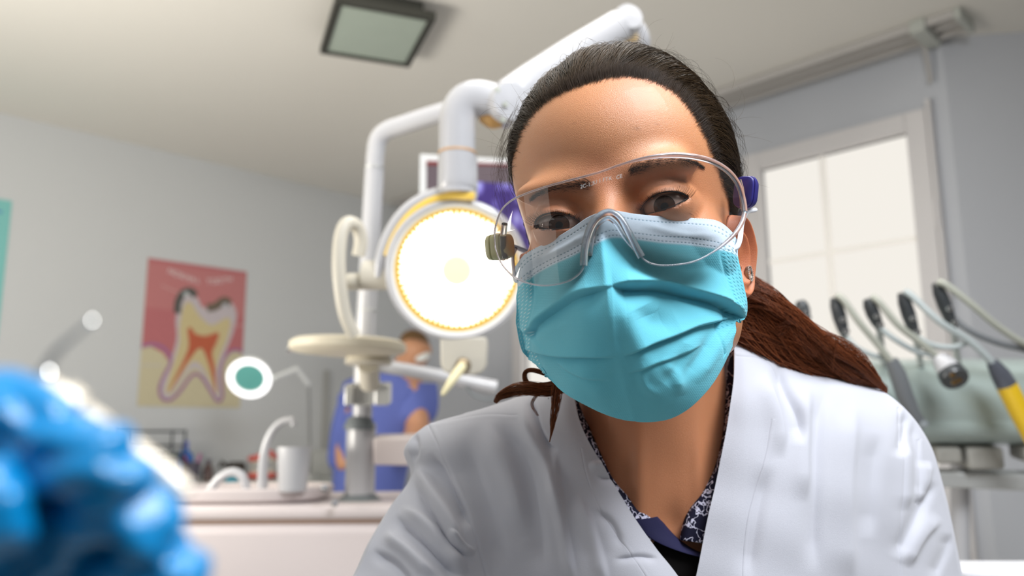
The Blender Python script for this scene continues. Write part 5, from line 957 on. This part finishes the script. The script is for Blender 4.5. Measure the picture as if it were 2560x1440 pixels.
ed = [('pelvis', 'waist'), ('waist', 'belly'), ('belly', 'chest'), ('chest', 'collar'), ('collar', 'neck'), ('neck', 'head'), ('head', 'crown'), ('collar', 'sh_r'), ('sh_r', 'el_r'), ('el_r', 'wr_r'), ('collar', 'sh_l'), ('sh_l', 'el_l'), ('el_l', 'wr_l'), ('pelvis', 'hp_r'), ('hp_r', 'kn_r'), ('kn_r', 'ft_r'), ('pelvis', 'hp_l'), ('hp_l', 'kn_l'), ('kn_l', 'ft_l')]
skin_body('body', n_, ed, 'pelvis', M_sk2, nur)
g_ = {k: (v[0], (v[1] if not isinstance(v[1], tuple) else v[1])) for k, v in n_.items()}; fat = lambda r, e: tuple(x+e for x in r) if isinstance(r, tuple) else r+e
g_ = {k: (v[0], fat(v[1], .018)) for k, v in n_.items() if k in ('pelvis', 'waist', 'belly', 'chest', 'collar', 'sh_r', 'sh_l')}; g_['ct'] = (P(1002, 938, nd), (.085, .07)); g_['cr'] = (P(1046, 1062, nd-.095), .068); g_['cl'] = (P(868, 1080, nd), .075); g_['hem'] = (P(912, 1440, nd), (.19, .15)); g_['dl'] = (P(868, 1000, nd+.05), .05); g_['dl2'] = (P(846, 1180, nd), .055)
skin_body('scrub_top', g_, [('hem', 'pelvis'), ('pelvis', 'waist'), ('waist', 'belly'), ('belly', 'chest'), ('chest', 'collar'), ('collar', 'ct'), ('collar', 'sh_r'), ('sh_r', 'cr'), ('collar', 'sh_l'), ('sh_l', 'cl'), ('cl', 'dl2')], 'pelvis', M_scrub, nur)
t2 = {'a': (P(914, 1420, nd), .14), 'r1': (P(950, 1480, nd), .10), 'r2': (P(950, 1640, nd), .08), 'r3': (np.array([*P(950, 1640, nd)[:2], .12]), .07), 'l1': (P(868, 1480, nd), .10), 'l2': (P(868, 1640, nd), .08), 'l3': (np.array([*P(868, 1640, nd)[:2], .12]), .07)}
skin_body('scrub_trousers', t2, [('a', 'r1'), ('r1', 'r2'), ('r2', 'r3'), ('a', 'l1'), ('l1', 'l2'), ('l2', 'l3')], 'a', M_scrub, nur)
skin_body('hair', {'a': (P(1046, 842, nd-.01), (.068, .078)), 'b': (P(1034, 866, nd+.03), (.075, .072)), 'c': (P(1020, 892, nd+.05), (.05, .05))}, [('a', 'b'), ('b', 'c')], 'a', M_br, nur)
skin_body('face_mask', {'a': (P(1060, 900, nd-.065), .038), 'b': (P(1054, 884, nd-.075), .038)}, [('a', 'b')], 'a', mat('mask_pale', (.75, .78, .78), rough=.8), nur, 2)

# ------------------------------------------------------------------ gloved hand close to the lens, holding a mirror handle
gd = .160; M_glove = mat('blue_latex', (.0, .21, .50), rough=.32, spec=.4, coat=.25, bump=.9, bscale=90); MATS['blue_latex'].node_tree.nodes['Bump'].inputs['Distance'].default_value = .0025
hand = thing('hand', 'hand in a blue latex glove gripping a dental instrument in the near corner', 'hand', P(-60, 1440, gd))
px_r = lambda p: p*gd/F
G_ = {'wrist': (P(-420, 1900, .215), (.028, .022)), 'palm': (P(-160, 1540, .195), (.040, .022)), 'k1': (P(-150, 1150, .184), .0120), 'k2': (P(-40, 1290, .186), .0120), 'k3': (P(70, 1420, .187), .0115), 'k4': (P(180, 1560, .190), .0105),
      'a1': (P(10, 1010, .172), .0105), 'a2': (P(110, 1075, .168), .0092), 'a3': (P(150, 1170, .170), .0082), 'b1': (P(140, 1105, .168), .0104), 'b2': (P(278, 1165, .163), .0094), 'b3': (P(300, 1290, .168), .0082),
      'c1': (P(240, 1255, .170), .0102), 'c2': (P(372, 1300, .167), .0090), 'c3': (P(400, 1400, .170), .0080), 'd1': (P(330, 1385, .172), .0096), 'd2': (P(448, 1428, .170), .0086), 'd3': (P(450, 1530, .172), .0072),
      't0': (P(-260, 1420, .172), .0125), 't1': (P(-150, 1330, .158), .0110), 't2': (P(-20, 1280, .154), .0098), 't3': (P(90, 1250, .157), .0085)}
he = [('wrist', 'palm'), ('palm', 'k1'), ('palm', 'k2'), ('palm', 'k3'), ('palm', 'k4'), ('palm', 't0'), ('t0', 't1'), ('t1', 't2'), ('t2', 't3')]+[(a+str(i), a+str(i+1)) for a in 'abcd' for i in (1, 2)]+[('k1', 'a1'), ('k2', 'b1'), ('k3', 'c1'), ('k4', 'd1')]
def nearer(p, k): c = np.array([0, 0, CAMZ]); return c+(np.asarray(p)-c)*k
HK = .80
G_ = {k: (nearer(v[0], HK), tuple(x*HK for x in v[1]) if isinstance(v[1], tuple) else v[1]*HK) for k, v in G_.items()}
hv = skin_body('gloved_hand', G_, he, 'palm', M_glove, hand, 4)
n0 = len(hv.data.vertices); hc = np.empty(n0*3, np.float32); hn = hc.copy(); hv.data.vertices.foreach_get('co', hc); hv.data.vertices.foreach_get('normal', hn); hc = hc.reshape(-1, 3); hn = hn.reshape(-1, 3)
qx = hc@Cx; qy = hc@Cy; q1_ = qx*.35+qy*.94; wr_ = np.sin(q1_*900+2.2*np.sin(qx*260)+1.5*np.sin(qy*190)); w2_ = np.sin((qx*.9-qy*.4)*620+1.7*np.sin(qy*310))
hc = hc+hn*((.00055*np.sign(wr_)*np.abs(wr_)**.7+.0006*w2_)[:, None]); hv.data.vertices.foreach_set('co', hc.astype(np.float32).ravel()); hv.data.update()
b = MB(); wc = nearer(P(-420, 1900, .215), HK); wd_ = nearer(P(-560, 2200, .23), HK)-wc; b.tube([wc-wd_*.05, wc+wd_*.5, wc+wd_], [.024, .027, .029], 32); b.build('glove_cuff', M_glove, hand)
ins = thing('dental_mirror', 'thin steel dental instrument with pale handle held by the blue glove', 'dental instrument', P(300, 1120, .178))
M_hs = mat('pale_handle', (.66, .58, .46), rough=.32, metal=.2, coat=.5)
MB().tube(px3([(110, 965, .144), (240, 1062, .144), (410, 1190, .1425), (462, 1236, .142)]), [.0022, .0024, .0024, .0022], 20).build('instrument_handle', M_hs, ins)
MB().tube(px3([(150, 1000, .142), (185, 1030, .142)]), .0036, 20).build('finger_rest', M_hs, ins)
MB().tube(cr(px3([(100, 960, .148), (112, 925, .149), (140, 880, .150), (182, 842, .151), (226, 806, .152)]), 20), [.0010]*6+list(np.linspace(.0008, .0004, 14)), 14).build('shank', M_steel, ins)
for x, y, d_, r in ((228, 805, .152, .0008), (136, 888, .150, .0008), (120, 935, .149, .0011)):
    b = MB(); b.lathe([(0, -r), (r*.7, -r*.7), (r, 0), (r*.7, r*.7), (0, r)], P(x, y, d_), Zu, 16); b.build('glint_bead', mat('polished_steel', (.95, .93, .88), rough=.12, metal=1), ins)  # bright beads added as glints along the shank

# ------------------------------------------------------------------ handpiece delivery unit by the window
dd = 1.52; M_sage = mat('sage_enamel', (.38, .455, .435), rough=.35, spec=.5, coat=.25); du = thing('delivery_unit', 'sage green instrument delivery console beside the window', 'dental unit', P(2400, 1160, dd+.1))
prof = [(897, .20), (900, .12), (912, .05), (935, .018), (965, .004), (1000, .0), (1040, .002), (1050, .006), (1056, .006), (1066, .004), (1090, .012), (1106, .035), (1112, .08), (1112, .20)]
b = MB(); N = len(prof); V = []
for x, ins_ in ((1958, 30), (1966, 10), (1986, 0), (2400, 0), (2640, 0), (2780, 0), (2800, 12)):
    for y, o_2 in prof: yy2 = 1005+(y-1005)*(1-ins_/150.); V.append(P(x, yy2, dd+o_2))
b.add(V, [(i*N+j, i*N+j+1, (i+1)*N+j+1, (i+1)*N+j) for i in range(6) for j in range(N-1)]+[tuple(range(N))[::-1], tuple(6*N+j for j in range(N))]+[(i*N, (i+1)*N, (i+1)*N+N-1, i*N+N-1) for i in range(6)]); b.build('console_body', M_sage, du)
for x0, x1, y1 in ((2322, 2388, 1152), (2398, 2492, 1166), (2540, 2640, 1150)):
    b = MB(); b.box((P(x0, 1112, dd+.06)+P(x1, y1, dd+.06))/2, Cx*pxr((x1-x0)/2, dd), Fw*.03, Zu*pxr((y1-1108)/2, dd)); b.build('underside_box', mat('warm_grey_plastic', (.34, .33, .30), rough=.5), du, bevel=.008)
MB().tube([P(2398, 1110, dd+.12), P(2402, 1440, dd+.12), np.array([*P(2402, 1440, dd+.12)[:2], .03])], pxr(22, dd+.1), 28).build('stand_post', M_white, du)
b = MB(); q = P(2402, 1440, dd+.12); b.lathe([(0, 0), (.22, 0), (.22, .02), (.06, .035), (0, .035)], [q[0], q[1], 0], Zu, 40); b.build('stand_foot', M_lgrey, du)
b = MB(); b.prism([P(2335, 1180, dd+.05), P(2780, 1192, dd+.05), P(2780, 1238, dd+.05), P(2335, 1218, dd+.05)], -Fw*.04); b.build('cross_arm', M_lgrey, du, bevel=.004)
M_hold = mat('holder_black', (.05, .055, .06), rough=.3, coat=.3); M_hose = mat('hose_grey_green', (.42, .43, .37), rough=.45); M_hose2 = mat('hose_pale_blue', (.45, .50, .50), rough=.45)
hold = [((2000, 752), (2016, 800)), ((2086, 744), (2112, 842)), ((2168, 748), (2198, 822)), ((2254, 732), (2290, 846)), ((2340, 708), (2384, 822))]
for (a_, c_) in hold:
    pa, pcx = P(*a_, dd-.03), P(*c_, dd-.03); w2 = (pcx-pa)
    h_ = MB().tube([pa, pa+w2*.2, pa+w2*.5, pa+w2*.8, pcx], [.009, .014, .015, .012, .007], 16, flat=.8).build('whip_holder', M_hold, du)
    for f_ in (.55, .85): b = MB(); b.lathe([(0, 0), (.006, 0), (.005, .004), (0, .005)], pa+w2*f_+Fw*.013, Fw, 14); b.build('chrome_stud', M_chrome, h_)
    MB().tube([pcx, P(c_[0]+10, 900, dd+.03), P(c_[0]+14, 920, dd+.05)], .006, 10).build('support_rod', M_lgrey, h_)
def hose(par, pts, m=M_hose, r=.0062): return MB().tube(cr(px3(pts), 60), r, 12).build('hose', m, par)
h1 = thing('handpiece', 'slim grey suction handpiece hanging left over the sage console', 'dental handpiece', P(2310, 1065, dd-.06), 'handpieces hanging on the sage console')
hose(h1, [(2092, 738, dd-.04), (2110, 752, dd-.05), (2150, 808, dd-.06), (2195, 862, dd-.06), (2225, 900, dd-.06), (2240, 925, dd-.06)]); hose(h1, [(2112, 838, dd-.03), (2140, 868, dd-.05), (2180, 888, dd-.05), (2215, 895, dd-.05)], M_hose2, .005)
MB().tube(px3([(2228, 900, dd-.06), (2244, 935, dd-.06), (2262, 990, dd-.06), (2284, 1035, dd-.06), (2306, 1066, dd-.06)]), [.011, .0145, .015, .012, .010], 20).build('handle_body', mat('handpiece_grey', (.16, .17, .18), rough=.45), h1)
MB().tube(px3([(2300, 1058, dd-.065), (2312, 1070, dd-.07)]), .012, 20).build('nozzle', M_grey, h1)
h2 = thing('handpiece', 'white connector with black round socket hanging in front of the sage console', 'dental handpiece', P(2390, 960, dd-.06), 'handpieces hanging on the sage console')
hose(h2, [(2180, 742, dd-.04), (2200, 758, dd-.05), (2245, 812, dd-.06), (2290, 848, dd-.06), (2330, 880, dd-.06), (2350, 900, dd-.06)]); hose(h2, [(2200, 820, dd-.04), (2240, 850, dd-.05), (2290, 878, dd-.05), (2335, 888, dd-.06)], M_hose2, .005)
MB().tube(px3([(2345, 893, dd-.06), (2362, 912, dd-.07), (2378, 932, dd-.08)]), [.012, .019, .0215], 24).build('connector_body', M_white, h2)
MB().tube(px3([(2374, 928, dd-.08), (2386, 944, dd-.09), (2390, 950, dd-.095)]), [.0225, .024, .022], 24).build('socket', M_hold, h2)
for x, y in ((2380, 938), (2396, 950), (2384, 956)): b = MB(); b.lathe([(0, 0), (.004, 0), (.004, .004), (0, .004)], P(x, y, dd-.112), Fw, 12); b.build('brass_pin', mat('brass', (.60, .35, .12), rough=.3, metal=1), h2)
h3 = thing('handpiece', 'yellow handpiece with dark joint hanging at the right end of the sage console', 'dental handpiece', P(2560, 1080, dd-.07), 'handpieces hanging on the sage console')
hose(h3, [(2262, 728, dd-.04), (2285, 745, dd-.05), (2350, 805, dd-.07), (2420, 850, dd-.07), (2465, 890, dd-.07), (2492, 925, dd-.07)], M_hose2); hose(h3, [(2292, 842, dd-.04), (2330, 862, dd-.05), (2380, 868, dd-.06), (2420, 856, dd-.06)], M_hose2, .005)
MB().tube(px3([(2480, 905, dd-.07), (2500, 935, dd-.07), (2518, 966, dd-.07)]), [.010, .016, .0175], 20).build('joint', mat('joint_slate', (.13, .14, .17), rough=.35, metal=.4), h3)
MB().tube(px3([(2516, 962, dd-.07), (2545, 1020, dd-.07), (2575, 1080, dd-.07), (2600, 1130, dd-.07)]), [.0175, .0175, .016, .014], 24).build('yellow_sleeve', mat('yellow_plastic', (.85, .55, .02), rough=.35, coat=.3), h3)
h4 = thing('handpiece_hose', 'double grey hose sweeping from the last black holder to the frame edge', 'hose', P(2560, 880, dd-.03))
hose(h4, [(2345, 706, dd-.04), (2365, 712, dd-.05), (2430, 762, dd-.06), (2500, 820, dd-.06), (2580, 868, dd-.05), (2680, 900, dd+.0)]); hose(h4, [(2388, 798, dd-.04), (2430, 830, dd-.05), (2500, 858, dd-.05), (2580, 878, dd-.04), (2680, 905, dd+.0)], mat('hose_slate', (.20, .21, .22), rough=.5), .006)
bed = thing('padded_armrest', 'white padded armrest edge in the lower right corner', 'armrest', P(2520, 1470, 1.1)); b = MB(); b.tube(px3([(2395, 1432, 1.12), (2480, 1436, 1.12), (2600, 1444, 1.12), (2750, 1452, 1.12)]), pxr(16, 1.1), 20); b.box(P(2580, 1500, 1.13), Cx*.10, Fw*.06, Zu*.035); b.build('pad', mat('white_upholstery', (.80, .80, .84), rough=.5), bed, bevel=.01); MB().tube([P(2580, 1500, 1.13)-Zu*.03, np.array([*P(2580, 1500, 1.13)[:2], 0.0])], .02, 16).build('support_post', M_lgrey, bed)
